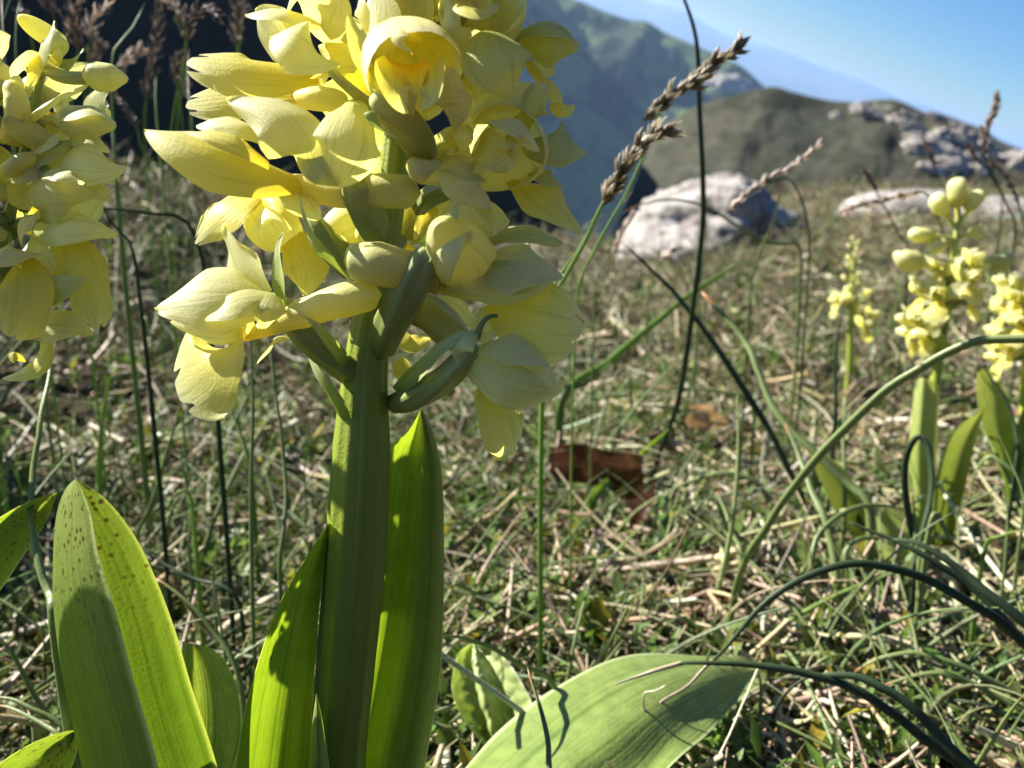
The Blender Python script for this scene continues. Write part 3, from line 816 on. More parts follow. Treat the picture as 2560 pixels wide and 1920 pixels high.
pe(f, 'petal', 'B', [(240, 650, -8), (160, 450, -10), (90, 280, -10), (40, 120, -9)], 170, 'ova', 'vr', .4, 'green')
pe(f, 'petal', 'A', [(1560, 290, -4), (1620, 160, -6), (1660, 40, -6), (1640, -60, -5)], 260, 'rnd', 'v', -.3, 'cream')
pe(f, 'bract', 'B', [(280, 1060, -14), (220, 960, -16), (300, 1080, -16), (480, 1200, -14)], 60, 'strap', 'vu', -.5, 'bract')
pe(f, 'lip', 'V', [(1150, 530, -9), (1330, 520, -12), (1500, 580, -14), (1650, 680, -13)], 240, [.7, 1, 1, .9, .75, .5, .1], 'vu', -.7, 'lip')
pe(f, 'lip', 'V', [(1320, 590, -13), (1450, 680, -15), (1560, 760, -15), (1680, 900, -13)], 200, [.5, .9, 1, .95, .8, .6, .3], 'vr', -.6, 'cream')
pe(f, 'lip', 'V', [(1560, 720, -12), (1620, 850, -13), (1680, 990, -13), (1735, 1110, -12)], 120, 'bract', 'vr', -.5, 'lip')
tu(f, 'spur', 'V', [(1050, 520, -9), (1130, 600, -11), (1260, 610, -11), (1380, 580, -11)], (90, 160, 170, 130), 'spur', sides=12, r0=True)

# upper right bowl flower
f = tu(None, 'flower', 'B', [(640, 620, 4), (780, 420, 2), (930, 200, 0), (1050, 60, -3)], (140, 160, 160, 120), 'ovarypale', sides=16)
bo(f, 'hood', 'B', (1180, 40, -6), 330, 270, 8, (.05, -.85, .5), 'cream', tmax=1.6, rim=.05)
bo(f, 'inner_petal', 'B', (1180, 40, -6), 310, 252, 7.2, (.05, -.85, .5), 'inner', tmax=1.42, rim=.05)
pe(f, 'throat', 'B', [(1130, -120, -8), (1140, 0, -12), (1150, 90, -13), (1160, 170, -12)], 260, 'rnd', (0, -1, .3), .5, 'throat')
pe(f, 'lip', 'B', [(1000, -60, -12), (1040, 60, -15), (1180, 110, -16), (1330, 40, -14)], 120, 'strap', 'vu', -.5, 'lip')
pe(f, 'petal', 'B', [(870, -60, -9), (900, 120, -11), (930, 280, -11), (1000, 470, -9)], 130, 'ova', 'vl', -.5, 'pale')
pe(f, 'sepal', 'B', [(1290, 270, -9), (1310, 420, -12), (1370, 600, -13), (1440, 800, -11)], 510, [.4, .8, 1, 1.02, .95, .75, .2], (.15, -1, .15), -.4, 'green')
pe(f, 'petal', 'B', [(520, 300, -1), (560, 180, -2), (620, 60, -2), (640, -80, -1)], 330, 'obl', 'v', .3, 'lip')
pe(f, 'petal', 'B', [(440, 140, -5), (470, 240, -6), (540, 280, -6)], 40, 'bract', 'v', .3, 'pale')

# right upper flower, side on
f = tu(None, 'flower', 'B', [(1150, 760, 3), (1330, 560, 3), (1450, 350, 2), (1500, 200, 1)], (110, 120, 110, 90), 'ovary', sides=12)
pe(f, 'sepal', 'B', [(1480, 290, -1), (1650, 210, -3), (1850, 220, -3), (2040, 390, -1)], 220, [.3, .75, 1, 1, .9, .65, .1], (.1, -.6, .8), -.6, 'green')
pe(f, 'hood', 'B', [(1520, 420, -1), (1700, 400, -3), (1860, 410, -3), (2010, 450, -1)], 300, [.4, .8, 1, 1, .95, .75, .15], (0, -.9, -.3), -.7, 'lip')
pe(f, 'petal', 'B', [(1630, 540, 1), (1700, 590, 0), (1770, 610, 0), (1830, 590, 1)], 110, 'rnd', 'v', .2, 'pale')
pe(f, 'lip', 'B', [(1600, 520, -2), (1740, 700, -3), (1840, 830, -3), (1910, 960, -2)], 110, 'strap', 'vr', -.6, 'lip')
pe(f, 'lip', 'B', [(1790, 900, -3), (1860, 950, -4), (1930, 950, -4), (2000, 910, -3)], 110, 'rnd', 'v', -.3, 'lip', lobes=.15)
pe(f, 'petal', 'B', [(1110, 640, 2), (1160, 740, 1), (1200, 830, 1), (1210, 930, 2)], 240, 'ova', 'v', .3, 'lip')

# right middle flower looking out, orange throat
f = tu(None, 'flower', 'B', [(760, 1400, 0), (820, 1250, -2), (900, 1200, -4), (1050, 1250, -6)], (120, 130, 120, 100), 'ovarypale', sides=14)
bo(f, 'hood', 'B', (1350, 1300, -9), 365, 310, 8, (-.25, -.9, -.12), 'cream', tmax=1.68, rim=.05, roll=-.3)
pe(f, 'throat', 'B', [(1120, 1320, -9), (1230, 1330, -13), (1340, 1370, -14), (1420, 1480, -14)], 330, 'obl', (.1, -1, .1), .5, 'lip')
pe(f, 'throat', 'B', [(1500, 1130, -12), (1480, 1200, -14), (1460, 1280, -15), (1430, 1370, -14)], 120, 'ova', (-.3, -1, 0), .6, 'throat')
pe(f, 'column', 'B', [(1320, 1280, -13), (1380, 1260, -15), (1440, 1240, -15), (1500, 1210, -14)], 50, 'strap', 'vu', -.8, 'lip')
pe(f, 'sepal', 'B', [(1250, 1080, -12), (1370, 1030, -14), (1540, 1090, -14), (1690, 1300, -12)], 170, [.3, .8, 1, 1, .95, .8, .3], (.5, -.5, .6), -.8, 'cream')
pe(f, 'petal', 'B', [(1100, 1010, -7), (1280, 900, -9), (1450, 820, -9), (1610, 705, -7)], 280, [.4, .85, 1, 1, .9, .6, .1], (.1, -.9, .3), -.35, 'pale')
pe(f, 'petal', 'B', [(1580, 1150, -5), (1640, 1000, -7), (1700, 860, -7), (1780, 740, -5)], 240, [.5, .9, 1, 1, .9, .6, .1], 'vr', -.4, 'green')
pe(f, 'sepal', 'B', [(1620, 1200, -5), (1780, 1190, -8), (1930, 1220, -8), (2085, 1310, -5)], 320, [.5, .9, 1, .95, .8, .55, .1], (.2, -.8, .5), -.6, 'green')
pe(f, 'petal', 'B', [(1620, 1480, -4), (1730, 1500, -6), (1820, 1550, -6), (1915, 1625, -4)], 130, 'ova', 'vu', -.5, 'pale')
pe(f, 'lip', 'D', [(990, 20, -5), (1120, 100, -7), (1240, 190, -7), (1365, 335, -5)], 180, [.6, .95, 1.05, 1, .8, .45, .04], 'vr', -.35, 'lip')
pe(f, 'petal', 'B', [(1010, 1300, -7), (960, 1200, -8), (900, 1150, -8), (830, 1160, -7)], 130, 'ova', 'v', .3, 'lip')
pe(f, 'petal', 'B', [(1100, 1100, -9), (1050, 1150, -10), (1030, 1220, -10), (1010, 1300, -9)], 140, 'rnd', 'v', -.3, 'cream')
pe(f, 'petal', 'D', [(760, 150, -3), (840, 210, -4), (900, 260, -4), (950, 270, -3)], 110, 'rnd', 'v', .3, 'cream')
tu(f, 'ovary', 'V', [(1110, 900, 0), (1200, 800, -4), (1330, 740, -6), (1450, 700, -8)], (110, 150, 160, 120), 'ovary', sides=14, ridge=.05, nr=5)
pe(f, 'lip', 'V', [(1230, 880, 6), (1180, 960, 5), (1120, 1040, 5), (1070, 1150, 5)], 130, 'ova', 'v', .3, 'lip')

# ---- leaves of the tall orchid
def rail(reg, pts, Y):
    return np.array([RP(reg, q[0], q[1], (Y[0] + (Y[1] - Y[0]) * i / (len(pts) - 1)) if isinstance(Y, tuple) else Y) for i, q in enumerate(pts)])
def down(r, base, drop=.02):
    """carry a leaf rail on from its first point down to the plant's foot"""
    r0 = r[0]
    return np.vstack([[base], [(base * .45 + r0 * .55) + np.array([0, 0, .004])], r])

bs = _base
dxy = lambda x, y, z=0.004: bs + np.array([x, y, z])
# sheathing leaf on the stem's left, tip tucked behind the stem
om.part('leaf', loft([down(rail('J', [(345, 1920), (372, 1659), (385, 1350), (410, 1000), (430, 800), (450, 606)], .1020), dxy(-.001, -.004)),
                      down(rail('J', [(230, 1920), (250, 1659), (290, 1350), (345, 1000), (395, 780), (452, 603)], .1075), dxy(-.004, 0)),
                      down(rail('J', [(120, 1920), (160, 1659), (200, 1350), (270, 1000), (350, 800), (453, 600)], .1065), dxy(-.006, .002)),
                      down(rail('J', [(25, 1920), (48, 1659), (92, 1400), (160, 1160), (225, 980), (330, 790), (455, 598)], .101), dxy(-.008, 0))], 48, 21), M['leaf'])
# sheathing leaf on the right, its near margin folded over
om.part('leaf', loft([down(rail('J', [(420, 1920), (490, 1659), (560, 1300), (620, 900), (680, 400), (725, 262), (795, 205), (848, 112)], .1125), dxy(.001, .004)),
                      down(rail('J', [(540, 1920), (590, 1659), (680, 1200), (740, 800), (780, 450), (805, 300), (825, 215), (850, 110)], .117), dxy(.004, .006)),
                      down(rail('J', [(650, 1920), (700, 1659), (795, 1200), (855, 700), (872, 400), (864, 260), (858, 180), (852, 109)], .1095), dxy(.006, .002)),
                      down(rail('J', [(760, 1920), (800, 1659), (870, 1200), (905, 800), (915, 500), (905, 330), (885, 220), (854, 109)], .1085), dxy(.007, .001)),
                      down(rail('J', [(840, 1920), (868, 1659), (930, 1300), (948, 1000), (950, 600), (940, 380), (905, 210), (856, 110)], .1125), dxy(.008, .003))], 60, 33), M['leaf'])
# small pale leaf tip in front of the stem
om.part('leaf', loft([down(rail('J', [(355, 1920), (368, 1659), (380, 1480), (398, 1338)], .0985), dxy(-.004, -.006)),
                      down(rail('J', [(405, 1920), (412, 1659), (405, 1480), (399, 1336)], .0965), dxy(-.003, -.007)),
                      down(rail('J', [(470, 1920), (455, 1659), (430, 1480), (400, 1338)], .0985), dxy(-.001, -.006))], 26, 13), M['leafpale'])
# broad folded front leaf with brown flecks near its tip
om.part('leaf', loft([down(rail('I', [(760, 1860), (700, 1600), (600, 1250), (520, 950), (440, 690), (410, 520), (375, 420), (346, 362)], (.083, .092)), dxy(-.010, -.010)),
                      down(rail('I', [(560, 1860), (520, 1600), (420, 1250), (350, 950), (325, 700), (325, 520), (325, 420), (340, 358)], (.0865, .095)), dxy(-.013, -.012)),
                      down(rail('I', [(430, 1860), (360, 1600), (285, 1250), (245, 950), (240, 750), (252, 540), (290, 410), (338, 358)], (.0935, .0995)), dxy(-.016, -.010)),
                      down(rail('I', [(720, 1860), (600, 1500), (500, 1150), (440, 900), (400, 720), (380, 560), (360, 440), (344, 362)], (.102, .104)), dxy(-.013, -.004)),
                      down(rail('I', [(930, 1860), (830, 1500), (720, 1150), (640, 900), (560, 700), (480, 540), (400, 420), (350, 364)], (.1045, .104)), dxy(-.010, -.002)),
                      down(rail('I', [(1030, 1860), (970, 1620), (860, 1280), (790, 1040), (700, 800), (600, 600), (470, 440), (354, 364)], (.107, .1045)), dxy(-.008, -.001))], 64, 49), M['leafspot'])
# rounded pale leaf between the front leaf and the stem
om.part('leaf', loft([down(rail('I', [(760, 1800), (800, 1500), (810, 1250), (822, 1088)], .118), dxy(-.012, .004)),
                      down(rail('I', [(900, 1800), (930, 1500), (920, 1250), (870, 1100)], .121), dxy(-.010, .007)),
                      down(rail('I', [(1040, 1800), (1090, 1500), (1070, 1300), (1010, 1170), (930, 1110)], .118), dxy(-.006, .006))], 30, 15), M['leafpale'])
# big leaf reaching out over the ground to the right
om.part('leaf', loft([down(rail('H', [(-60, 1330), (180, 1080), (400, 850), (700, 600), (1000, 430), (1250, 350), (1500, 326), (1740, 342), (1950, 368), (2085, 430)], (.128, .190)), dxy(.006, .010)),
                      down(rail('H', [(150, 1390), (450, 1120), (700, 900), (950, 690), (1250, 530), (1500, 450), (1720, 420), (1900, 420), (2010, 432), (2088, 437)], (.121, .188)), dxy(.008, .006)),
                      down(rail('H', [(450, 1440), (760, 1150), (1000, 950), (1230, 770), (1450, 640), (1650, 550), (1800, 500), (1930, 470), (2030, 450), (2090, 440)], (.117, .186)), dxy(.010, .003)),
                      down(rail('H', [(900, 1500), (1150, 1230), (1350, 1050), (1520, 880), (1650, 760), (1780, 660), (1880, 590), (1980, 520), (2050, 470), (2091, 443)], (.119, .185)), dxy(.011, 0)),
                      down(rail('H', [(1100, 1500), (1290, 1270), (1470, 1090), (1600, 970), (1750, 850), (1850, 760), (1960, 640), (2040, 550), (2080, 490), (2092, 446)], (.115, .184)), dxy(.011, -.003))], 60, 37, wave=.0012), M['leafpale'])

# the upper part of the spike, above the frame, and the other orchids share these plain flower models
def flower_proto(kind):
    """one small flower: attached at the origin, reaching out along +x, z up; metres"""
    mm = .001
    a = lambda pts: np.array(pts, float) * mm
    g = []
    if kind == 'bud':
        g.append(('flower', tube(a([(0, 0, 0), (3, 0, 1.5), (6, 0, 3)]), [1.8 * mm, 2.0 * mm, 1.6 * mm], 8, 10), 'ovarypale'))
        g.append(('bud', tube(a([(5.2, 0, 2.6), (7.5, 0, 4.2), (9.5, 0, 5.6), (11, 0, 6.4)]), [2.4 * mm, 4.6 * mm, 4.2 * mm, 1.4 * mm], 12, 16, .04, 3, r0=True), 'bud'))
        g.append(('bract', petal(a([(0, -.6, 0), (3, -.8, 1.2), (7, -.8, 2.6)]), 2.4 * mm, 'bract', 'u', .5, 10, 7), 'bract'))
        return g
    k = {'open': 0, 'side': .25, 'drop': .6}[kind]
    g.append(('flower', tube(a([(0, 0, 0), (4, 0, 2.5 - 2 * k), (8, 0, 4 - 4 * k), (11, 0, 4.2 - 5 * k)]), [2.2 * mm, 2.8 * mm, 2.8 * mm, 2.2 * mm], 10, 14, .05, 5), 'ovary'))
    zo = 4.2 - 5 * k
    B = lambda pts: a([(x, y, z + zo) for x, y, z in pts])
    g.append(('hood', petal(B([(10, 0, 0), (11, 0, 3.4), (13.5, 0, 5), (17, 0, 4.6)]), 8 * mm, 'rnd', (-.4, 0, 1), -.9, 14, 11), 'cream'))
    g.append(('sepal', petal(B([(10.5, 1, 0), (11, 5, 3.5), (11.5, 8, 6), (12, 10, 7)]), 5.4 * mm, 'sep', 'r', .3, 14, 9), 'pale'))
    g.append(('sepal', petal(B([(10.5, -1, 0), (11, -5, 3.5), (11.5, -8, 6), (12, -10, 7)]), 5.4 * mm, 'sep', 'r', .3, 14, 9), 'pale'))
    g.append(('petal', petal(B([(10.5, 1, .5), (12.5, 2.4, 2.4), (15, 2, 3.4), (17, .6, 3.6)]), 4.6 * mm, 'ova', (.3, 1, .5), -.6, 12, 9), 'pale'))
    g.append(('petal', petal(B([(10.5, -1, .5), (12.5, -2.4, 2.4), (15, -2, 3.4), (17, -.6, 3.6)]), 4.6 * mm, 'ova', (.3, -1, .5), -.6, 12, 9), 'pale'))
    g.append(('lip', petal(B([(10.5, 0, -.4), (12.5, 0, -2.2), (14.5, 0, -5.5), (15, 0, -9.5)]), 9.5 * mm, 'lip', (1, 0, .4), -.45, 18, 21, lobes=.22), 'lip'))
    g.append(('spur', tube(B([(11, 0, -.6), (8, .6, -.4), (4, 1.4, 1.2), (-.5, 2, 2.4)]), [1.8 * mm, 2.6 * mm, 3 * mm, 2.8 * mm], 10, 14), 'spur'))
    g.append(('bract', petal(a([(0, .3, -.8), (3.5, .3, .6), (7, 1, 3), (10, 1.5, 5)]), 3 * mm, 'bract', 'v', .5, 10, 7), 'bract'))
    return g

PROTO = {}
for k in ('open', 'side', 'drop', 'bud'):
    PROTO[k] = []
    for nm, (v, fc, uv), mt in flower_proto(k):
        me = mesh_from(nm, v, fc, uv)
        me.materials.append(M[mt])
        PROTO[k].append((nm, me))

def put_flower(thing, kind, at, out, s=1.0, tilt=0.0, roll=0.0):
    """a flower of the plain model on a stalk: at (meadow point), out = heading in the ground plane (radians, 0 = away)"""
    mat = Matrix.Translation((np.asarray(at) - thing.base).tolist()) @ Matrix.Rotation(-out + math.pi / 2, 4, 'Z') @ Matrix.Rotation(-tilt, 4, 'Y') @ Matrix.Rotation(roll, 4, 'X') @ Matrix.Scale(s, 4)
    root = None
    for nm, me in PROTO[kind]:
        o = bpy.data.objects.new(nm, me)
        col.objects.link(o)
        if root is None:
            root = o
            o.parent = thing.o
            o.matrix_local = mat
        else:
            o.parent = root
    return root

_top = om.pts('P', [(1034, 30), (1042, -40), (1050, -120), (1060, -220), (1068, -310)])
for i in range(13):
    q = lerp_rows(_top, np.array([(i / 12) ** .9]))[0]
    put_flower(om, 'open' if i < 8 else 'bud', q, 2.4 * i + 4.4, .95 - .02 * i, .25 + .05 * i)
for i, (yy, az) in enumerate([(700, 0.2), (560, -.5), (450, .55), (330, -.2), (230, .8), (150, -.8), (100, 0.1)]):
    q = om.pts('P', [(945 + (700 - yy) * .13, yy, 2)])[0]
    put_flower(om, ('open', 'side', 'drop')[i % 3], q, az, .95, .1)

# ---- second orchid, close by on the left
YL = 0.128
_b = P(-90, 1850, YL)
_base = np.array([_b[0] - .008, YL, float(ground(_b[0], YL)) - .002])
ol = Orchid('yellow_orchid', _base, 'pale yellow orchid with closed buds, standing before the dark mountainside', 'orchid', 'yellow orchids in the meadow').setup(YL)
pe, tu, bo = ol.pe, ol.tu, ol.bo
_sp = np.vstack([[_base], ol.pts('P', [(-95, 1700), (-80, 1300), (-62, 1000), (-10, 700), (45, 450), (80, 290), (99, 200), (104, 150), (108, 100)])])
ol.part('stem', tube(_sp, [ol.px('P', w) for w in (120, 120, 118, 110, 90, 60, 42, 24, 20, 12)], 24, 50, .03, 9), M['stem'])

f = tu(None, 'flower', 'O', [(370, 480, 0), (375, 420, 0), (385, 350, -1)], (70, 66, 60), 'ovarypale', sides=12)
pe(f, 'sepal', 'O', [(350, 370, -2), (375, 230, -4), (440, 110, -4), (485, -30, -3)], 170, [.5, .9, 1, .85, .7, .5, .1], 'vl', -.5, 'cream')
bo(f, 'hood', 'O', (410, 90, 0), 85, 85, 4, (.5, .5, -.4), 'cream', tmax=2.1)
pe(f, 'petal', 'O', [(480, 320, 0), (520, 250, -1), (545, 160, -1), (520, 60, 0)], 110, 'rnd', 'vr', -.5, 'green')
pe(f, 'lip', 'O', [(430, 370, -1), (490, 350, -2), (520, 290, -2), (500, 200, -1)], 100, 'obl', 'v', .3, 'lip')

f = tu(None, 'flower', 'O', [(380, 370, -1), (470, 430, -2), (620, 485, -3), (820, 490, -3)], (75, 110, 100, 110), 'ovarypale', sides=14)
tu(f, 'bud', 'O', [(780, 470, -3), (880, 470, -4), (1020, 480, -4), (1160, 495, -3)], (90, 235, 215, 40), 'bud', sides=18, ridge=.05, nr=3, r0=True)
pe(f, 'bract', 'O', [(540, 430, 0), (620, 380, -1), (700, 310, -1), (752, 220, 0)], 130, 'bract', 'vl', .5, 'bract')

f = tu(None, 'flower', 'O', [(350, 560, 1), (310, 470, 0), (260, 380, -1), (230, 320, -1)], (60, 60, 55, 45), 'ovarypale', sides=10)
pe(f, 'sepal', 'O', [(330, 300, -1), (220, 300, -3), (140, 380, -4), (110, 500, -3)], 150, 'rnd', 'ul', -.6, 'cream')
pe(f, 'lip', 'O', [(310, 290, -1), (320, 380, -2), (300, 480, -2), (245, 580, -1)], 120, 'ova', 'v', .3, 'lip')
bo(f, 'hood', 'O', (15, 470, 0), 80, 110, 4, (.3, .6, -.4), 'cream', tmax=2.2)

f = tu(None, 'flower', 'O', [(290, 760, 1), (240, 860, -1), (190, 960, -2), (150, 1000, -3)], (80, 90, 90, 80), 'ovarypale', sides=10)
tu(f, 'spur', 'O', [(130, 1010, -3), (150, 850, -5), (145, 700, -5), (95, 515, -4)], (230, 190, 185, 130), 'spur', sides=16)
pe(f, 'bract', 'O', [(225, 900, -4), (390, 740, -6), (560, 640, -6), (795, 555, -4)], 140, [.6, 1, 1, .9, .7, .4, .05], 'ul', -.5, 'cream')
bo(f, 'hood', 'O', (290, 1010, -3), 110, 105, 5, (.2, .7, -.3), 'cream', tmax=2.1)

f = tu(None, 'flower', 'O', [(260, 900, 3), (380, 880, 1), (480, 880, 0), (580, 885, -2)], (90, 110, 110, 120), 'ovarypale', sides=12)
tu(f, 'bud', 'O', [(540, 880, -3), (680, 880, -5), (870, 885, -5), (1050, 925, -3)], (110, 265, 265, 50), 'bud', sides=20, ridge=.05, nr=3, r0=True)
pe(f, 'sepal', 'O', [(560, 850, -5), (680, 790, -8), (850, 780, -8), (1020, 890, -5)], 130, 'ova', (0, -.5, .9), -.6, 'cream')
pe(f, 'lip', 'O', [(470, 800, 0), (490, 900, -1), (540, 980, -1), (640, 1020, 0)], 170, 'rnd', 'v', -.3, 'lip')
pe(f, 'petal', 'O', [(310, 1140, -6), (400, 1100, -7), (470, 1050, -7), (550, 975, -6)], 100, 'ova', 'vu', -.3, 'cream')
pe(f, 'bract', 'O', [(160, 1200, -4), (330, 1180, -6), (480, 1150, -6), (650, 1060, -4)], 190, 'ova', 'vu', -.5, 'green')
pe(f, 'petal', 'O', [(620, 1060, -2), (760, 1050, -3), (880, 1080, -3), (985, 1160, -2)], 130, 'ova', 'vu', -.4, 'pale')

f = tu(None, 'flower', 'O', [(330, 1120, 2), (450, 1130, -1), (590, 1140, -3), (700, 1180, -4)], (100, 120, 110, 100), 'ovary', sides=12)
pe(f, 'hood', 'O', [(440, 1210, -4), (680, 1230, -7), (920, 1270, -7), (1140, 1295, -4)], 330, [.5, .9, 1.02, 1.02, .95, .65, .1], (0, -.85, .4), -.85, 'cream')
pe(f, 'lip', 'O', [(660, 1330, -3), (790, 1370, -5), (880, 1400, -5), (960, 1440, -4)], 200, 'rnd', 'v', -.4, 'lip')
tu(f, 'spur', 'O', [(330, 1240, -5), (230, 1230, -7), (130, 1280, -7), (50, 1340, -6)], (120, 140, 140, 120), 'spur', sides=14)
pe(f, 'sepal', 'O', [(60, 1370, -5), (190, 1330, -7), (300, 1330, -7), (420, 1340, -6)], 190, 'rnd', 'v', .2, 'pale')

f = tu(None, 'flower', 'O', [(300, 1230, 1), (360, 1290, -3), (400, 1350, -6), (430, 1420, -7)], (100, 110, 110, 100), 'ovary', sides=12)
pe(f, 'hood', 'O', [(240, 1530, -6), (430, 1490, -10), (630, 1510, -10), (815, 1580, -7)], 380, [.45, .9, 1.02, 1.05, .98, .75, .15], (0, -.9, .2), -.8, 'pale')
pe(f, 'sepal', 'O', [(410, 1370, -10), (540, 1350, -12), (650, 1370, -12), (760, 1440, -10)], 130, 'ova', (0, -.5, .9), -.5, 'cream')
pe(f, 'petal', 'O', [(740, 1440, -5), (840, 1480, -6), (930, 1540, -6), (1020, 1595, -5)], 140, 'ova', 'vu', -.4, 'pale')
pe(f, 'lip', 'O', [(100, 1400, -3), (130, 1500, -4), (190, 1600, -4), (260, 1680, -3)], 200, 'rnd', 'v', -.3, 'lip')
bo(f, 'hood', 'O', (-10, 1300, 0), 150, 180, 5, (-.2, .7, -.3), 'green', tmax=2.0)

f = tu(None, 'flower', 'Q', [(120, 380, 2), (180, 300, 0), (290, 260, -2), (400, 250, -4)], (90, 120, 120, 110), 'ovary', sides=12)
pe(f, 'sepal', 'Q', [(380, 150, -6), (250, 220, -8), (160, 340, -8), (190, 475, -7)], 120, 'obl', 'vl', -.5, 'cream')
pe(f, 'hood', 'Q', [(280, 330, -5), (540, 290, -9), (800, 310, -9), (1020, 375, -6)], 250, [.6, 1, 1.02, 1, .85, .55, .1], (0, -.85, .4), -.75, 'pale')
pe(f, 'sepal', 'Q', [(340, 200, -7), (450, 180, -9), (560, 190, -9), (650, 180, -8)], 170, 'obl', 'v', -.3, 'green')
pe(f, 'lip', 'Q', [(610, 420, -5), (660, 620, -8), (740, 860, -8), (830, 1190, -6)], 390, [.5, .9, 1.05, .95, .85, .85, .5], (.1, -1, .1), -.45, 'lip', lobes=.12, nv=25)
pe(f, 'lip', 'Q', [(450, 480, -3), (520, 560, -4), (560, 640, -4), (560, 730, -3)], 190, 'rnd', 'v', -.3, 'lip')
pe(f, 'petal', 'Q', [(230, 480, -4), (320, 560, -6), (400, 640, -6), (450, 760, -5)], 230, 'obl', 'v', -.2, 'pale')

f = tu(None, 'flower', 'Q', [(60, 560, 2), (120, 600, -3), (200, 640, -7), (260, 700, -9)], (100, 110, 110, 100), 'ovary', sides=12)
pe(f, 'sepal', 'Q', [(290, 530, -8), (160, 500, -11), (20, 510, -12), (-120, 560, -10)], 200, 'rnd', (0, -.6, .8), -.5, 'cream')
pe(f, 'lip', 'Q', [(150, 620, -9), (140, 820, -13), (90, 1040, -14), (40, 1230, -12)], 500, [.5, .85, 1, 1, 1, .95, .7], (.1, -1, .1), -.45, 'lip', lobes=.14, nv=29)
pe(f, 'sepal', 'Q', [(320, 900, -9), (470, 840, -11), (620, 790, -11), (755, 755, -9)], 220, [.7, 1, 1, .95, .8, .55, .1], (.1, -1, .2), -.3, 'green')
pe(f, 'sepal', 'Q', [(250, 700, -8), (330, 800, -9), (400, 900, -9), (420, 1000, -8)], 280, 'obl', 'v', -.2, 'pale')
pe(f, 'hood', 'Q', [(250, 1180, -7), (430, 1130, -10), (620, 1140, -10), (795, 1240, -7)], 240, [.5, .95, 1.02, 1, .85, .6, .15], (.1, -.85, .5), -.7, 'pale')
pe(f, 'lip', 'Q', [(320, 1190, -7), (380, 1340, -9), (330, 1500, -10), (180, 1580, -10), (20, 1612, -9)], 160, [.6, .8, 1, 1, .8, .5, .05], (-.4, -.9, .2), -.5, 'lip')
pe(f, 'lip', 'Q', [(200, 1470, -10), (150, 1440, -11), (110, 1430, -11), (60, 1425, -10)], 90, 'rnd', 'v', -.3, 'lip')
for i, (yy, az) in enumerate([(650, .3), (520, -.4), (400, .6), (300, -.3)]):
    put_flower(ol, ('open', 'side')[i % 2], ol.pts('P', [(60, yy, 2)])[0], az, .9, .1)
for i, (yy, az) in enumerate([(680, -1.8), (560, -2.4), (440, -1.5), (330, -2.0), (240, -1.2)]):
    put_flower(ol, ('open', 'side', 'drop')[i % 3], ol.pts('P', [(20, yy, 0)])[0], az, .95, .15)
bs = _base
ol.part('leaf', loft([down(rail('I', [(-420, 900), (-150, 640), (0, 528), (130, 458), (256, 416)], (.118, .125)), dxy(.003, 0)),
                      down(rail('I', [(-420, 1020), (-150, 780), (0, 660), (110, 560), (257, 418)], (.126, .128)), dxy(.004, .003)),
                      down(rail('I', [(-420, 1250), (-150, 1010), (0, 860), (100, 710), (200, 565), (258, 420)], (.120, .125)), dxy(.006, 0))], 36, 17), M['leafspot'])
ol.part('leaf', loft([down(rail('I', [(-300, 1850), (-60, 1680), (100, 1570), (250, 1505), (350, 1486)], (.105, .108)), dxy(.008, -.004)),
                      down(rail('I', [(-200, 1950), (20, 1760), (150, 1650), (270, 1560), (352, 1490)], (.112, .112)), dxy(.010, -.002)),
                      down(rail('I', [(0, 2000), (130, 1850), (250, 1740), (330, 1640), (356, 1496)], (.106, .108)), dxy(.010, -.006))], 30, 15), M['leafspot'])

# a narrow upright leaf added outside the view to cast shade on the flecked leaf
ol.part('leaf', petal(np.array([ol.base + np.array([.004, -.006, .004]), [-.079, .098, .045], [-.0765, .0955, .085], [-.0755, .0945, .113]]), .0125, [.7, .95, 1, 1, .95, .8, .3], 'l', .3, 30, 11), M['leaf'])

# ---- smaller orchids farther off
def far_orchid(label, Y, stem_px, w, bracts=()):
    pts = np.array([P(x, y, Y) for x, y in stem_px])
    base = np.array([pts[0][0], Y, float(ground(pts[0][0], Y)) - .002])
    t = Orchid('yellow_orchid', base, label, 'orchid', 'yellow orchids in the meadow').setup(Y)
    t.line = np.vstack([[base], pts])
    t.part('stem', tube(t.line, [t.px('P', q) for q in w], 14, 40, .03, 7), M['stemlight'])
    return t
M['stemlight'] = plant_mat('young_stem', [(0, (.28, .36, .05)), (.5, (.38, .44, .07)), (1, (.55, .58, .15))], (.9, 1.1, .3), .25, .2, 14, .4, .4, .3, 2000)

YR = .285
orr = far_orchid('small yellow orchid with open flowers and a bright green sheathing leaf beside arching rushes', YR,
                 [src('R', x, y) for x, y in [(540, 1480), (548, 1200), (562, 900), (590, 700), (622, 520), (642, 350), (655, 230), (658, 160)]], (38, 36, 34, 30, 26, 24, 20, 15, 10))
def tb(t, reg, stalk, bud, ws, mat='bud'):
    f = t.tu(None, 'flower', reg, stalk, (18, 16, 20), 'ovarypale', sides=8, n=10)
    t.tu(f, 'bud', reg, bud, ws, mat, sides=12, n=16, r0=True, ridge=.1, nr=3)
tb(orr, 'R', [(655, 240), (654, 200), (654, 170)], [(654, 185, -1), (654, 130, -2), (655, 95, -2), (656, 68, -1)], (30, 62, 66, 52))
tb(orr, 'R', [(640, 250), (620, 220), (605, 195)], [(610, 205, -1), (592, 175, -2), (578, 148, -2), (565, 128, -1)], (30, 62, 64, 40))
tb(orr, 'R', [(655, 240), (680, 210), (695, 190)], [(685, 195, -1), (708, 165, -2), (728, 140, -2), (745, 118, -1)], (30, 52, 54, 30))
tb(orr, 'R', [(645, 300), (600, 290), (560, 283)], [(570, 285, -1), (525, 283, -2), (490, 282, -2), (466, 285, -1)], (30, 52, 56, 40))
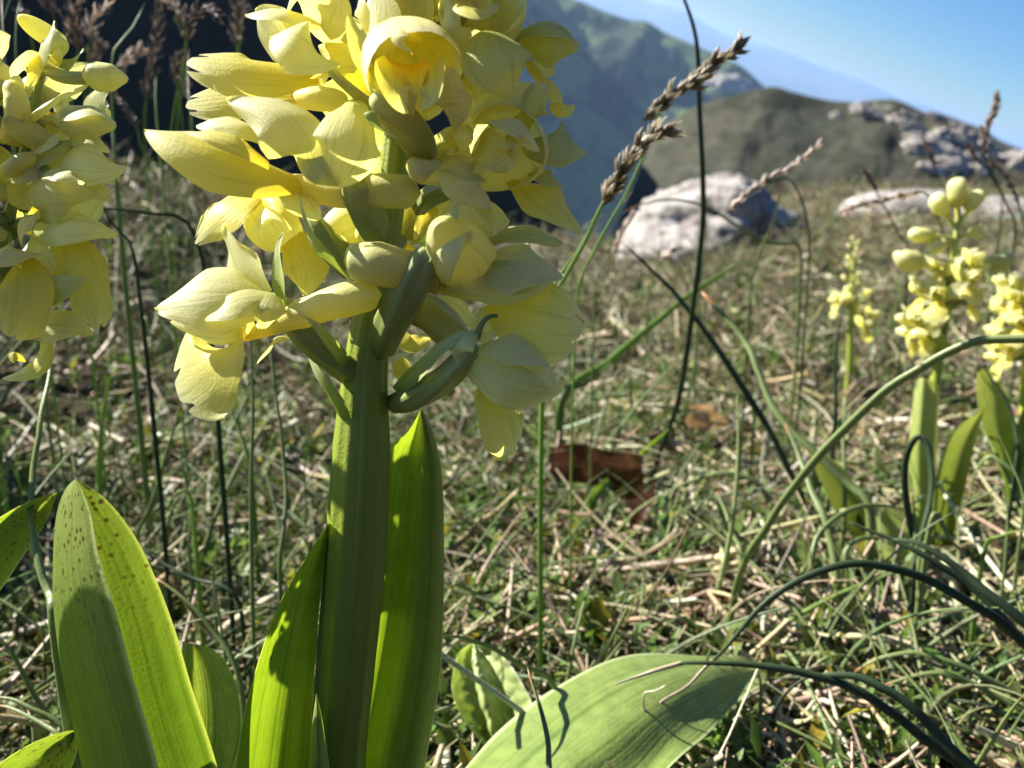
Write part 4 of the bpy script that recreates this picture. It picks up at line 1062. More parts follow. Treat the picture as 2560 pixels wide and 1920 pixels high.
tb(orr, 'R', [(645, 330), (610, 310), (570, 320)], [(610, 310, -1), (585, 320, -2), (560, 330, -2), (540, 335, -1)], (30, 60, 58, 40))
tb(orr, 'R', [(640, 300), (680, 285), (710, 278)], [(700, 282, 1), (715, 275, 0), (730, 272, 0), (742, 276, 1)], (30, 48, 50, 30), 'bud')
tb(orr, 'R', [(625, 420), (570, 400), (510, 385)], [(525, 390, -1), (480, 380, -3), (440, 365, -3), (412, 350, -1)], (40, 84, 70, 14))
tb(orr, 'R', [(620, 430), (690, 400), (760, 395)], [(750, 395, -1), (790, 390, -3), (835, 378, -3), (866, 366, -1)], (40, 66, 66, 18))
orr.pe(None, 'bract', 'R', [(598, 740, -2), (575, 680, -4), (545, 610, -4), (508, 535, -3)], 62, 'bract', 'vl', .6, 'bract')
orr.pe(None, 'bract', 'R', [(632, 400, -3), (670, 375, -4), (710, 350, -4), (750, 325, -3)], 34, 'strap', 'vu', -.4, 'cream')
for x, y, az, kd, s, ti in [(610, 560, -1.7, 'open', .72, .1), (612, 545, -2.4, 'side', .72, .0), (605, 600, -1.3, 'drop', .74, -.3), (600, 620, -2.0, 'drop', .7, -.5), (618, 500, 2.9, 'open', .66, .1),
                            (612, 560, 1.5, 'side', .62, .0), (620, 470, -2.2, 'open', .6, .2), (628, 430, 2.6, 'side', .6, .2), (600, 640, -1.0, 'drop', .7, -.4), (618, 520, .5, 'open', .7, .1)]:
    put_flower(orr, kd, orr.pts('R', [(x, y)])[0], az, s * 1.25, ti)
bs = orr.base
def rl(pts, Y):
    return down(rail('R', pts, Y), bs + np.array([0, 0, .002]))
orr.part('leaf', loft([rl([(478, 1400), (474, 1280), (470, 1100), (488, 900), (500, 826)], .283), rl([(510, 1400), (515, 1280), (512, 1100), (525, 900), (530, 822)], .277), rl([(560, 1420), (566, 1280), (574, 1050), (582, 900), (584, 850)], .281)], 30, 13), M['leafbright'] if 'leafbright' in M else M['leaf'])
M['leafbright'] = plant_mat('bright_leaf', [(0, (.20, .27, .05)), (.6, (.27, .34, .08)), (1, (.36, .40, .14))], (1.05, 1.05, .5), .34, .2, 16, .4, .45, .3, 1600, blotch=.1, edge=(.5, .55, .25))
for o in orr.o.children:
    if o.name.startswith('leaf'):
        o.data.materials[0] = M['leafbright']
orr.part('leaf', loft([rl([(560, 1500), (562, 1400), (575, 1200), (620, 1050), (690, 980), (752, 934)], .284), rl([(600, 1500), (610, 1400), (630, 1250), (665, 1120), (700, 1030), (754, 936)], .291), rl([(640, 1500), (645, 1400), (690, 1210), (718, 1080), (740, 1000), (756, 938)], .286)], 30, 13), M['leafbright'])
orr.part('leaf', loft([rl([(410, 1560), (350, 1450), (325, 1360), (330, 1310)], .262), rl([(440, 1560), (420, 1450), (400, 1370), (380, 1312)], .256), rl([(500, 1560), (495, 1450), (485, 1370), (440, 1314)], .262)], 26, 13), M['leafbright'])
orr.part('leaf', loft([rl([(420, 1520), (250, 1400), (150, 1240), (85, 1075)], .27), rl([(430, 1480), (280, 1340), (190, 1200), (90, 1073)], .276), rl([(450, 1460), (320, 1300), (230, 1170), (100, 1074)], .27)], 26, 13), M['leafbright'])

ob = far_orchid('tiny distant yellow orchid in bud standing over pale dry grass', .52, [src('R', x, y) for x, y in [(246, 780), (250, 640), (256, 480), (262, 380), (266, 330)]], (18, 17, 15, 12, 9, 5))
_i = 0
for yy in np.linspace(320, 560, 17):
    q = ob.pts('R', [(262 - (yy - 330) * .04, yy)])[0]
    put_flower(ob, 'bud' if yy < 520 else 'open', q, 2.4 * _i, .52 + .3 * (yy - 320) / 240, .5 - .5 * (yy - 320) / 240)
    _i += 1
for x, y, az, kd, s in [(300, 560, -1.6, 'open', 1.0), (330, 575, 1.6, 'bud', .9), (300, 580, 3.1, 'bud', 1.0), (340, 600, 2.6, 'open', .9), (300, 620, 2.9, 'drop', 1.0)]:
    put_flower(ob, kd, ob.pts('R', [(250 + (x - 250) * .3, y)])[0], az, s, -.1)
oe = far_orchid('pale yellow orchid with crowded open flowers, beside the small orchid with the sheathing leaf', .30, [src('R', x, y) for x, y in [(905, 1120), (908, 900), (916, 700), (922, 560), (928, 470)]], (34, 32, 28, 24, 18, 12))
for i, (yy, az, kd) in enumerate([(500, -1.7, 'bud'), (520, -1.4, 'open'), (560, -2.1, 'open'), (600, -1.5, 'side'), (640, -2.4, 'open'), (660, -1.2, 'drop'), (700, -1.9, 'drop'), (720, 2.9, 'open'), (740, -1.5, 'drop'), (580, 2.6, 'side'), (640, 1.4, 'open'), (540, .6, 'open')]):
    put_flower(oe, kd, oe.pts('R', [(922 - (yy - 560) * .1, yy)])[0], az, .82, .1 - .05 * i)
bs = oe.base
oe.part('leaf', loft([rl([(800, 1130), (750, 1000), (725, 880), (730, 800)], .296), rl([(830, 1130), (800, 1000), (790, 880), (760, 790)], .302), rl([(870, 1130), (865, 1000), (850, 900), (800, 800)], .297)], 24, 13), M['leafbright'])
oe.part('leaf', loft([rl([(860, 1130), (870, 1040), (890, 960), (930, 900)], .296), rl([(880, 1130), (900, 1040), (920, 960), (940, 900)], .300), rl([(900, 1130), (940, 1040), (960, 960), (960, 900)], .297)], 24, 13), M['leafbright'])

# ------------------------------------------------------------------ grass spikes, blades, litter
def gpt(px, py):
    """where the view along a direction meets the meadow"""
    d = ray(px, py)
    Y = np.geomspace(.06, 9, 400)
    q = CAM[None] + d[None] * (Y / d[1])[:, None]
    under = q[:, 2] <= ground(q[:, 0], q[:, 1])
    return float(Y[np.argmax(under)]) if under.any() else 6.0

def blade(label, reg, pts, Y, w, mat='blade', flat=.6, name='rush', cat='rush', group=None, taper=(.85, 1, 1, .9, .7, .28), foot=False, kind='tube', wob=0.0, sides=9, n=34, cup=.7):
    """a blade traced base to tip; Y = forward distance at base and tip (or list)"""
    k = len(pts)
    Ys = list(Y) if len(Y) == k else [Y[0] + (Y[1] - Y[0]) * i / (k - 1) for i in range(k)]
    q = np.array([RP(reg, x, y, yy) for (x, y), yy in zip(pts, Ys)])
    if foot:   # root it: go on down to the ground below its first point
        g = q[0].copy()
        g[2] = float(ground(g[0], g[1])) - .003
        if q[0][2] - g[2] > .002:
            q = np.vstack([[g], q])
    wm = w / REG[reg][2] * np.mean(Ys) / F_PX / .985 * 1.12
    if name == 'rush' and 3 < len(q) < 12:      # slight kinks: no blade is a clean arc
        q = catmull(q, 2 * len(q))
        q[1:-1] += rng.normal(0, .05 * wm + .00003, (len(q) - 2, 3))
    if kind == 'flat':
        geo = petal(q, wm, [.7, .95, 1, 1, .9, .65, .05], 'v', cup, n, 7, wave=.02)
    else:
        geo = tube(q, [wm * t for t in taper], sides, n, .0, 5, flat, wob=wob)
    return solo(name, geo, M[mat], label, cat, group)

def spike(label, reg, axis, Y, thick, stalk=None, stalkY=None, sw=8, mat='husk', nsp=26, group='ripe grass spikes', open_=1.0, slim=1.0, lean=1.0, stalkmat='bladegreen'):
    """a grass flower head: a stalk and overlapping papery spikelets along its axis"""
    Yl = lambda Y, k: [Y[0] + (Y[1] - Y[0]) * i / max(1, k - 1) for i in range(k)]
    q = np.array([RP(reg, x, y, yy) for (x, y), yy in zip(axis, Yl(Y, len(axis)))])
    th = 1.3 * thick / REG[reg][2] * np.mean(Y) / F_PX
    S = catmull(q, 80)
    T = nrm(np.gradient(S, axis=0))
    base = S[0]
    st = None
    if stalk is not None:
        st = np.array([RP(reg, x, y, yy) for (x, y), yy in zip(stalk, Yl(stalkY or Y, len(stalk)))])
        g = st[-1].copy()
        gz = float(ground(g[0], g[1])) - .003
        if g[2] > gz + .004:
            g[2] = gz
            st = np.vstack([st, [g]])
        base = st[-1]
    t = Thing('grass_spike', base, label, 'grass spike', group)
    swm = sw / REG[reg][2] * np.mean(Y) / F_PX
    line = np.vstack([st[::-1], q[1:]]) if st is not None else q
    t.part('stalk', tube(line, [swm, swm, swm, swm * .8, swm * .5], 7, 40), M[stalkmat])
    for i in range(nsp):
        u = (i + .3) / nsp * .97
        c = lerp_rows(S, np.array([u]))[0]
        tt = nrm(lerp_rows(T, np.array([u]))[0])
        a = 2.4 * i + rng.uniform(-.5, .5)
        e1 = nrm(np.cross(tt, np.array([.2, -1, .3])))
        e2 = np.cross(tt, e1)
        rad = e1 * math.cos(a) + e2 * math.sin(a)
        ln = th * rng.uniform(.75, 1.15) * (1.0 - .25 * abs(u - .4))
        out = rng.uniform(.3, .65) * open_
        p0 = c
        p1 = c + (tt * .45 + rad * out * .55) * ln
        p2 = c + (tt * .95 * lean + rad * out) * ln
        p3 = c + (tt * 1.3 * lean + rad * out * 1.05) * ln
        v, fc, uv = petal([p0, p1, p2, p3], ln * .52 * slim, [.4, .9, 1, .9, .6, .3, .03], rad, -1.25, 9, 7, wave=.06)
        v2, fc2, uv2 = petal([p0, p1 + rad * ln * .05, p2 * .6 + p1 * .4 + rad * ln * .12, p2 + rad * ln * .14], ln * .40 * slim, [.4, .9, 1, .9, .6, .3, .03], rad + tt * .4, -1.1, 8, 5, wave=.06)
        k = len(v)
        t.part('spikelet', (np.vstack([v, v2]), fc + [tuple(x + k for x in q_) for q_ in fc2], np.vstack([uv, uv2])), M[mat])
    return t

G1 = 'ripe grass spikes'
spike('plump brown grass spike with upright stalk, tip ragged and pale, before the boulder', 'T', [(262, 955), (330, 840), (400, 730), (455, 665), (520, 620), (570, 610)], (.185, .185), 66, [(262, 955), (190, 1110), (90, 1290), (0, 1480)], (.185, .20), 22, 'husk', 46)
spike('long slanting brown grass spike crossing the tall rush before the blue ridge', 'T', [(455, 560), (560, 460), (690, 375), (790, 285), (860, 245), (912, 198)], (.19, .195), 56, [(480, 545), (540, 520), (500, 620), (385, 880), (240, 1140), (150, 1400)], (.19, .22), 13, 'husk', 54)
spike('slender pale grass spike bent over on a dark wiry stalk, against the boulder', 'T', [(840, 975), (940, 890), (1050, 815), (1110, 785), (1200, 725), (1268, 662)], (.30, .30), 34, [(1110, 820), (1185, 920), (1215, 1040), (1222, 1200)], (.30, .34), 11, 'huskpale', 34, open_=1.0, stalkmat='bladeshade')
spike('whitish beaded grass spike nodding beside the small orchid', 'T', [(1745, 885), (1640, 905), (1540, 930), (1460, 945), (1385, 972)], (.30, .29), 38, [(1745, 885), (1790, 940), (1840, 1080), (1870, 1250)], (.30, .33), 11, 'huskpale', 26, open_=.8)
spike('short dark upright grass spike on a thin dark stalk before the pasture hill', 'T', [(1532, 885), (1515, 850), (1495, 815), (1468, 785)], (.36, .36), 26, [(1532, 885), (1590, 990), (1640, 1090), (1680, 1180)], (.36, .40), 10, 'huskdark', 22, open_=.95, stalkmat='bladeshade')
spike('dark narrow grass spike before the grey hillside rocks', 'T', [(1800, 775), (1790, 740), (1775, 700), (1757, 655)], (.40, .40), 24, [(1800, 775), (1830, 840), (1860, 900), (1900, 1010)], (.40, .44), 8, 'huskdark', 20, open_=.95, stalkmat='bladeshade')
spike('tall brown grass spike with a pale middle, standing against the skyline', 'T', [(2035, 740), (2030, 660), (2040, 590), (2065, 530), (2086, 452)], (.34, .34), 34, [(2035, 740), (2080, 830), (2130, 940), (2170, 1090)], (.34, .38), 11, 'huskdark', 34, open_=1.0, stalkmat='bladeshade')
spike('dark bent grass spike leaning before the grey hillside rocks', 'T', [(2190, 950), (2150, 850), (2100, 780), (2050, 745)], (.36, .36), 28, [(2190, 950), (2215, 1050), (2230, 1200)], (.36, .38), 10, 'huskdark', 22, open_=.95, stalkmat='bladeshade')
spike('thin dark grass spike beside the tall skyline spike', 'T', [(2030, 770), (2000, 740), (1975, 700), (1958, 665)], (.42, .42), 22, [(2030, 770), (2070, 830), (2110, 960)], (.42, .45), 8, 'huskdark', 18, open_=.95, stalkmat='bladeshade')
spike('small pinkish grass spike at the foot of the boulder', 'T', [(312, 1195), (335, 1130), (365, 1060), (405, 995)], (.31, .31), 34, None, None, 9, 'huskpale', 22, open_=.7)
spike('small pale tattered grass spike before the base of the boulder', 'T', [(530, 1210), (560, 1180), (590, 1155), (620, 1140)], (.36, .36), 34, [(530, 1210), (500, 1300), (480, 1380)], (.36, .38), 9, 'huskpale', 16, open_=.9)
G2 = 'purple brown grass spikes against the dark mountainside'
_sl = iter(['grass spike with a pale feathery bent tip, above the orchid bud', 'thick dark grass spike standing behind the orchid top', 'short plump grass spike just above the long stalked orchid bud', 'slanting grass spike with a straw coloured tip beside the orchid bud', 'very long narrow upright grass spike between the two yellow orchids',
            'grass spike hooked over sideways at its tip between the two orchids', 'small tufted grass spike under the hooked one', 'dark upright grass spike touching the upper yellow petals', 'thin drooping grass spike among stems at the edge of the dark mountainside', 'dark grass spike leaning over the first orchid top',
            'drooping broken grass spike below the long stalked bud', 'tiny grass spike low on a stem under the hooked spike', 'bent grass spike crossing behind the hooked one', 'small pale forked grass spike beside the upper yellow petals'])
for ax, st, th, n_ in [([(575, 270), (585, 190), (610, 110), (650, 70), (692, 35)], [(575, 270), (560, 420), (540, 700), (520, 1000)], 70, 28), ([(500, 330), (490, 240), (470, 150), (480, 20)], [(500, 330), (480, 520), (470, 800)], 80, 30),
                       ([(590, 420), (600, 370), (620, 320), (645, 290)], [(590, 420), (580, 600), (570, 900)], 80, 20), ([(735, 440), (790, 400), (860, 350), (925, 315)], [(735, 440), (690, 560), (640, 680), (620, 900)], 60, 22),
                       ([(940, 640), (950, 520), (985, 400), (1000, 250), (1015, 120), (1030, 10)], [(940, 640), (930, 760), (935, 950), (950, 1080)], 62, 50), ([(1200, 280), (1200, 200), (1235, 110), (1310, 60), (1410, 108)], [(1200, 280), (1170, 450), (1130, 640), (1100, 840), (1080, 1060)], 60, 34),
                       ([(1140, 560), (1125, 480), (1130, 410), (1150, 345)], [(1140, 560), (1160, 700), (1180, 900)], 52, 20), ([(1525, 310), (1520, 220), (1530, 120), (1525, 10)], [(1525, 310), (1520, 500), (1530, 700)], 60, 28),
                       ([(200, 240), (185, 170), (165, 110), (140, 60)], [(200, 240), (230, 420), (250, 700)], 56, 20), ([(345, 110), (330, 60), (310, 20), (300, -40)], [(345, 110), (380, 300), (400, 600)], 60, 22),
                       ([(880, 820), (840, 740), (790, 670), (740, 610)], [(880, 820), (900, 920), (930, 1040)], 50, 20), ([(1215, 640), (1200, 590), (1195, 530), (1205, 470)], [(1215, 640), (1225, 760), (1230, 900)], 44, 16),
                       ([(1120, 130), (1140, 90), (1110, 40), (1080, -30)], [(1120, 130), (1190, 200), (1180, 500), (1140, 900)], 60, 20), ([(1560, 120), (1575, 80), (1590, 50)], [(1560, 120), (1545, 260), (1540, 500)], 44, 12)]:
    Yk = rng.uniform(.26, .42)
    spike(next(_sl), 'L', ax, (Yk, Yk), th * rng.uniform(.55, .72), st, (Yk, Yk + .04), 9, 'huskdark' if rng.random() < .7 else 'huskpale', n_, G2, 1.7, .62)

# ---- single blades, base to tip
gA, gB, gC, gD = 'wiry rush blades', 'dark arching rush blades', 'thin grass stems by the dark mountainside', 'curved grey green blades in the turf'
blade('tall dark rush rising straight past the boulder into the sky', 'P', [(1621, 1239), (1642, 1153), (1683, 1043), (1703, 969), (1724, 830), (1740, 715), (1757, 560), (1757, 440), (1748, 260), (1744, 130), (1732, 60), (1708, -10), (1695, -70)], (.33, .25), 15, 'bladeshade', foot=True, group=None, n=60)
blade('straight dark rush leaning across the tall upright one', 'P', [(2010, 1262), (1974, 1182), (1933, 1092), (1892, 1022), (1810, 895), (1728, 784), (1630, 674), (1556, 608)], (.29, .31), 17, 'bladeshade', foot=True)
blade('grey green blade with a kink, bending down behind the leaning rush', 'S', [(1900, 1650), (1780, 1500), (1560, 1300), (1400, 1150), (1300, 1020), (1240, 880), (1180, 720), (1120, 600), (1000, 460), (860, 310)], (.25, .30), 46, 'blade', taper=(1.5, 1.3, 1.1, .9, .8, .7), foot=True)
blade('pale straight blade slanting up beneath the boulder', 'S', [(20, 960), (300, 740), (560, 520), (800, 330), (1000, 200), (1140, 120)], (.36, .42), 42, 'bladegreen', foot=True)
blade('long bright green rush arching over in front of the small orchid', 'P', [(1800, 1680), (1824, 1544), (1848, 1449), (1880, 1377), (1959, 1250), (2040, 1150), (2160, 1025), (2290, 925), (2420, 862), (2560, 845), (2700, 860)], (.225, .165), 27, 'blade', taper=(.6, .8, .9, 1, 1, 1), foot=True, n=60)
blade('dark blade folded into a narrow loop before the small orchid', 'R', [(500, 1490), (478, 1380), (458, 1250), (462, 1120), (505, 1042), (540, 1075), (556, 1180), (550, 1280), (528, 1370), (495, 1490), (466, 1600)], (.215, .20), 30, 'bladeshade', foot=True, n=70)
_dl = iter(['dark rush with a fine straight tip, running beside the folded loop blade', 'thick blunt dark rush, topmost of the bundle arching over the turf', 'long dark rush in a full arch, its withered end hanging over the broad leaf', 'dark rush sagging low, its reddish tip lying on the broad leaf', 'thick dark rush hugging the sagging one, ending short of the broad leaf'])
for pts, Yk, w, rg_, fl in [([(2400, 1060), (2141, 810), (1900, 555), (1700, 385), (1420, 212), (1200, 108), (960, 8)], (.15, .165), 44, 'G', 0), ([(2500, 1030), (2141, 680), (1900, 490), (1700, 320), (1450, 165), (1250, 128)], (.145, .16), 58, 'G', 0),
                           ([(2400, 1040), (2141, 830), (2000, 690), (1750, 540), (1500, 400), (1250, 320), (1000, 290), (750, 352), (550, 452), (370, 592), (150, 850), (0, 1000)], (.15, .15), 44, 'G', 0),
                           ([(2000, 1900), (1750, 1659), (1450, 1450), (1200, 1250), (1000, 1130), (750, 1045), (400, 980), (0, 955), (-200, 960)], (.135, .14), 50, 'G', 0),
                           ([(1950, 1860), (1770, 1659), (1600, 1480), (1400, 1270), (1200, 1130), (1000, 1052), (830, 1030), (700, 1062)], (.13, .14), 58, 'G', 0)]:
    blade(next(_dl), rg_, pts, Yk, w * 1.4, 'bladeshade', group=gB, foot=True, n=60)  # the tall orchid's shadow is in their dark colour
blade('withered end of an arching rush, pale and kinked over the broad leaf', 'H', [(1760, 380), (1680, 460), (1590, 555), (1430, 650), (1390, 700), (1350, 742), (1320, 725), (1313, 600), (1380, 585), (1460, 545)], (.150, .140), 24, 'straw', taper=(1, .9, .8, .8, .7, .5), name='dry_stalk', cat='dry stalk')
blade('reddish withered tip of a rush lying over the broad leaf', 'H', [(1560, 405), (1400, 450), (1280, 490), (1200, 515), (1112, 547)], (.140, .139), 34, 'redtip' if 'redtip' in M else 'straw', taper=(1, .9, .7, .5, .2), name='dry_stalk', cat='dry stalk')
for pts, Yk, w, m_ in [([(2300, 1290), (2141, 1200), (1800, 1010), (1550, 920), (1350, 890), (1150, 940), (990, 1027)], (.17, .18), 42, 'blade'), ([(2300, 1380), (2141, 1290), (2000, 1200), (1750, 1070), (1550, 1022), (1350, 1060), (1180, 1112)], (.165, .175), 40, 'blade'),
                       ([(2300, 1420), (2141, 1350), (1950, 1270), (1750, 1215), (1550, 1195), (1340, 1195)], (.16, .18), 34, 'bladeshade'), ([(2141, 1240), (1900, 1190), (1650, 1150), (1400, 1130), (1310, 1135)], (.175, .19), 30, 'blade'),
                       ([(330, 1690), (380, 1520), (430, 1400), (530, 1180), (680, 1062), (830, 1052)], (.165, .165), 34, 'bladeshade'), ([(1400, 1320), (1420, 1000), (1430, 600), (1442, 300), (1450, 120)], (.20, .21), 40, 'blade'),
                       ([(340, 1690), (360, 1560), (375, 1320), (380, 1160), (360, 1000)], (.168, .17), 36, 'blade'), ([(1800, 1690), (1900, 1520), (1970, 1400), (2060, 1260), (2160, 1150)], (.155, .15), 50, 'blade'),
                       ([(2141, 1440), (2060, 1410), (1980, 1390), (1880, 1340), (1640, 1240), (1500, 1240), (1440, 1340)], (.165, .175), 34, 'blade'), ([(700, 420), (710, 250), (760, 130), (850, 40), (930, -10)], (.235, .24), 34, 'blade'),
                       ([(930, 320), (960, 180), (1050, 125), (1180, 130), (1300, 200)], (.23, .24), 34, 'blade'), ([(920, 700), (900, 400), (880, 200), (800, 0), (700, -200)], (.23, .27), 46, 'blade'),
                       ([(260, 340), (330, 230), (390, 120), (460, 0), (560, -140)], (.225, .22), 30, 'bladegreen'), ([(1880, 180), (1960, 120), (2060, 80), (2200, 70)], (.2, .19), 44, 'bladegreen'), ([(1400, 880), (1480, 810), (1580, 740), (1670, 690)], (.2, .2), 34, 'blade'),
                       ([(1660, 930), (1760, 860), (1860, 790)], (.19, .19), 30, 'blade'), ([(250, 250), (200, 100), (140, -60), (80, -200)], (.23, .26), 36, 'blade'), ([(940, 900), (945, 780), (950, 700), (955, 640)], (.21, .21), 34, 'bladegreen'),
                       ([(720, 1020), (760, 960), (850, 910), (950, 915), (1040, 960)], (.19, .19), 34, 'blade'), ([(1580, 1420), (1700, 1330), (1830, 1270), (1900, 1250)], (.17, .165), 34, 'blade')]:
    blade('curved grey green blade in the turf near the dark arching rushes', 'G', pts, Yk, w, m_, group=gD, foot=True)
blade('blade hooked over between the crinkled leaf and the broad spreading leaf', 'H', [(720, 1220), (705, 1080), (690, 880), (650, 720), (600, 560), (560, 425)], (.112, .125), 50, 'blade', foot=True)
blade('dark blade arching from the orchid stem over the crinkled leaf', 'H', [(740, 555), (550, 430), (350, 318), (150, 243), (30, 238), (-120, 262)], (.150, .135), 40, 'blade', foot=True)
for pts, Yk, w, m_ in [([(1650, 1659), (1500, 1450), (1250, 1130), (1080, 850), (980, 700), (820, 432)], (.27, .32), 36, 'blade'), ([(20, 1010), (250, 902), (500, 872), (900, 860)], (.30, .31), 32, 'bladegreen'),
                       ([(730, 1659), (755, 1500), (800, 1250), (850, 1050), (940, 868), (985, 780)], (.27, .3), 30, 'bladegreen'), ([(1030, 1290), (920, 1150), (800, 1102), (650, 1142), (530, 1240)], (.30, .30), 34, 'blade'),
                       ([(1440, 1660), (1400, 1480), (1260, 1342), (1100, 1350), (980, 1430), (880, 1600)], (.26, .26), 34, 'blade'), ([(1640, 1600), (1500, 1460), (1350, 1340), (1150, 1280), (950, 1342), (850, 1412)], (.27, .27), 30, 'blade'),
                       ([(2080, 900), (1950, 750), (1800, 712), (1600, 752), (1400, 860), (1280, 960)], (.30, .31), 34, 'blade'), ([(1180, 1010), (1400, 880), (1480, 700), (1600, 560)], (.31, .34), 26, 'blade'),
                       ([(1960, 280), (1800, 210), (1600, 180), (1400, 172)], (.36, .36), 24, 'blade'), ([(40, 840), (100, 700), (160, 570)], (.34, .34), 22, 'blade'), ([(970, 1140), (980, 900), (985, 600), (975, 350)], (.32, .34), 18, 'blade'),
                       ([(660, 760), (690, 500), (710, 220)], (.34, .36), 16, 'blade'), ([(780, 230), (950, 130), (1090, 0)], (.36, .37), 40, 'bladegreen'), ([(270, 940), (230, 800), (260, 700), (330, 520)], (.33, .34), 16, 'bladegreen'),
                       ([(1650, 1180), (1550, 1155), (1430, 1170), (1370, 1210)], (.29, .29), 30, 'blade'), ([(1230, 780), (1080, 790), (900, 800), (700, 770)], (.33, .33), 46, 'bladegreen')]:
    blade('curved grey green blade in the turf below the boulder', 'K', pts, Yk, w, m_, group='curved blades in the turf below the boulder', foot=True)
blade('broad bright green blade slanting over the brown dead leaf', 'K', [(960, 860), (1040, 790), (1200, 650), (1320, 540), (1442, 428)], (.30, .315), 62, 'bladegreen', kind='flat', foot=True)
# left side
blade('thick blue green rush curving down in front of the flecked leaf', 'W', [(310, 1720), (285, 1640), (215, 1370), (186, 1150), (192, 920), (235, 620), (270, 440), (295, 290), (305, 120), (300, -60)], (.112, .15), 48, 'blade', n=50, foot=True)
for pts, Yk, w, m_ in [([(1495, 1700), (1493, 1300), (1490, 900), (1495, 500), (1480, 120), (1470, -100)], (.17, .19), 30, 'blade'), ([(1655, 1500), (1690, 1150), (1690, 900), (1645, 520), (1600, 180), (1560, -100)], (.17, .2), 30, 'blade'),
                       ([(805, 1330), (900, 1080), (1000, 760), (1085, 465)], (.21, .21), 32, 'blade'), ([(1120, 1300), (1130, 1150), (1100, 950), (1050, 700)], (.22, .23), 26, 'blade'), ([(1400, 1635), (1200, 1555), (1000, 1465), (840, 1340)], (.19, .20), 32, 'bladeshade'),
                       ([(1265, 1560), (1270, 1440), (1290, 1360)], (.2, .2), 26, 'blade'), ([(0, 600), (200, 625), (330, 640)], (.24, .25), 30, 'bladegreen'), ([(0, 905), (240, 870), (480, 860)], (.22, .22), 30, 'bladegreen'), ([(860, 0), (900, 120), (935, 300)], (.29, .28), 18, 'blade'),
                       ([(690, 750), (560, 560), (430, 370)], (.25, .26), 14, 'blade'), ([(590, 900), (620, 500), (665, 300)], (.26, .26), 40, 'bladegreen'), ([(1800, 760), (1850, 600), (1890, 450)], (.25, .25), 14, 'bladegreen'), ([(1480, 860), (1400, 620), (1330, 440)], (.24, .25), 34, 'bladegreen'),
                       ([(1110, 970), (1040, 1030), (990, 1150)], (.2, .2), 36, 'bladegreen'), ([(100, 850), (90, 720), (60, 640), (0, 580)], (.23, .23), 18, 'bladegreen')]:
    blade('blue green blade in the shaded turf between the flecked leaf and the orchid stem', 'W', pts, Yk, w * .8, m_, group='blue green blades in the shaded turf', foot=True)
for pts, Yk, w, m_ in [([(1085, 1280), (1000, 1100), (850, 920), (700, 800)], (.155, .165), 26, 'blade'), ([(300, 1540), (200, 1400), (80, 1180), (0, 1080), (-100, 980)], (.135, .14), 30, 'blade'), ([(340, 1560), (250, 1450), (100, 1370), (0, 1340), (-80, 1330)], (.13, .135), 30, 'blade'),
                       ([(290, 1560), (180, 1460), (80, 1400), (-20, 1375)], (.132, .14), 26, 'blade'), ([(150, 1700), (150, 1600), (140, 1450), (120, 1390)], (.13, .14), 20, 'blade'), ([(20, 1650), (50, 1560), (30, 1520), (0, 1560)], (.13, .13), 18, 'blade')]:
    blade('thin blue green blade beside the flecked leaf', 'I', pts, Yk, w, m_, group='thin blades beside the flecked leaf', foot=True)
for pts, Yk, w, m_ in [([(95, 420), (110, 200), (132, -20)], (.24, .25), 14, 'bladegreen'), ([(700, 460), (790, 300), (880, 120), (935, 10)], (.25, .26), 16, 'bladegreen'), ([(20, 380), (20, 180), (10, -40)], (.25, .26), 18, 'blade'), ([(720, 1000), (730, 850), (700, 700), (640, 560)], (.24, .25), 22, 'blade'),
                       ([(395, 420), (430, 300), (470, 190)], (.24, .25), 12, 'bladegreen'), ([(1280, 1490), (1100, 1412), (900, 1362), (700, 1340), (540, 1332)], (.20, .19), 34, 'bladeshade'), ([(870, 1659), (760, 1500), (680, 1360), (640, 1250)], (.20, .2), 30, 'bladeshade'),
                       ([(1240, 850), (1210, 560), (1215, 300)], (.3, .32), 10, 'blade'), ([(1010, 800), (1000, 620), (1005, 480)], (.3, .31), 16, 'bladegreen'), ([(0, 90), (60, 0), (90, -50)], (.26, .26), 12, 'bladegreen')]:
    blade('thin grass stem rising against the dark mountainside', 'L', pts, Yk, w, m_, group=gC, foot=True)
for pts, Yk, w, m_ in [([(0, 1440), (60, 1290), (180, 1130)], (.19, .2), 24, 'bladegreen'), ([(1180, 1145), (1060, 1125), (950, 1080), (780, 970), (640, 922), (480, 930), (350, 985)], (.40, .36), 17, 'blade'), ([(960, 1290), (1030, 1100), (1075, 950), (1100, 820)], (.36, .33), 16, 'blade'),
                       ([(240, 1290), (300, 1180), (370, 1100)], (.3, .31), 10, 'blade'), ([(720, 1290), (750, 1120), (745, 1000), (735, 900)], (.4, .4), 12, 'blade'), ([(150, 1100), (300, 1000), (420, 860)], (.4, .4), 10, 'blade')]:
    blade('thin curved grass stem before the boulder', 'T', pts, Yk, w, m_, group='thin stems before the boulder', foot=True)
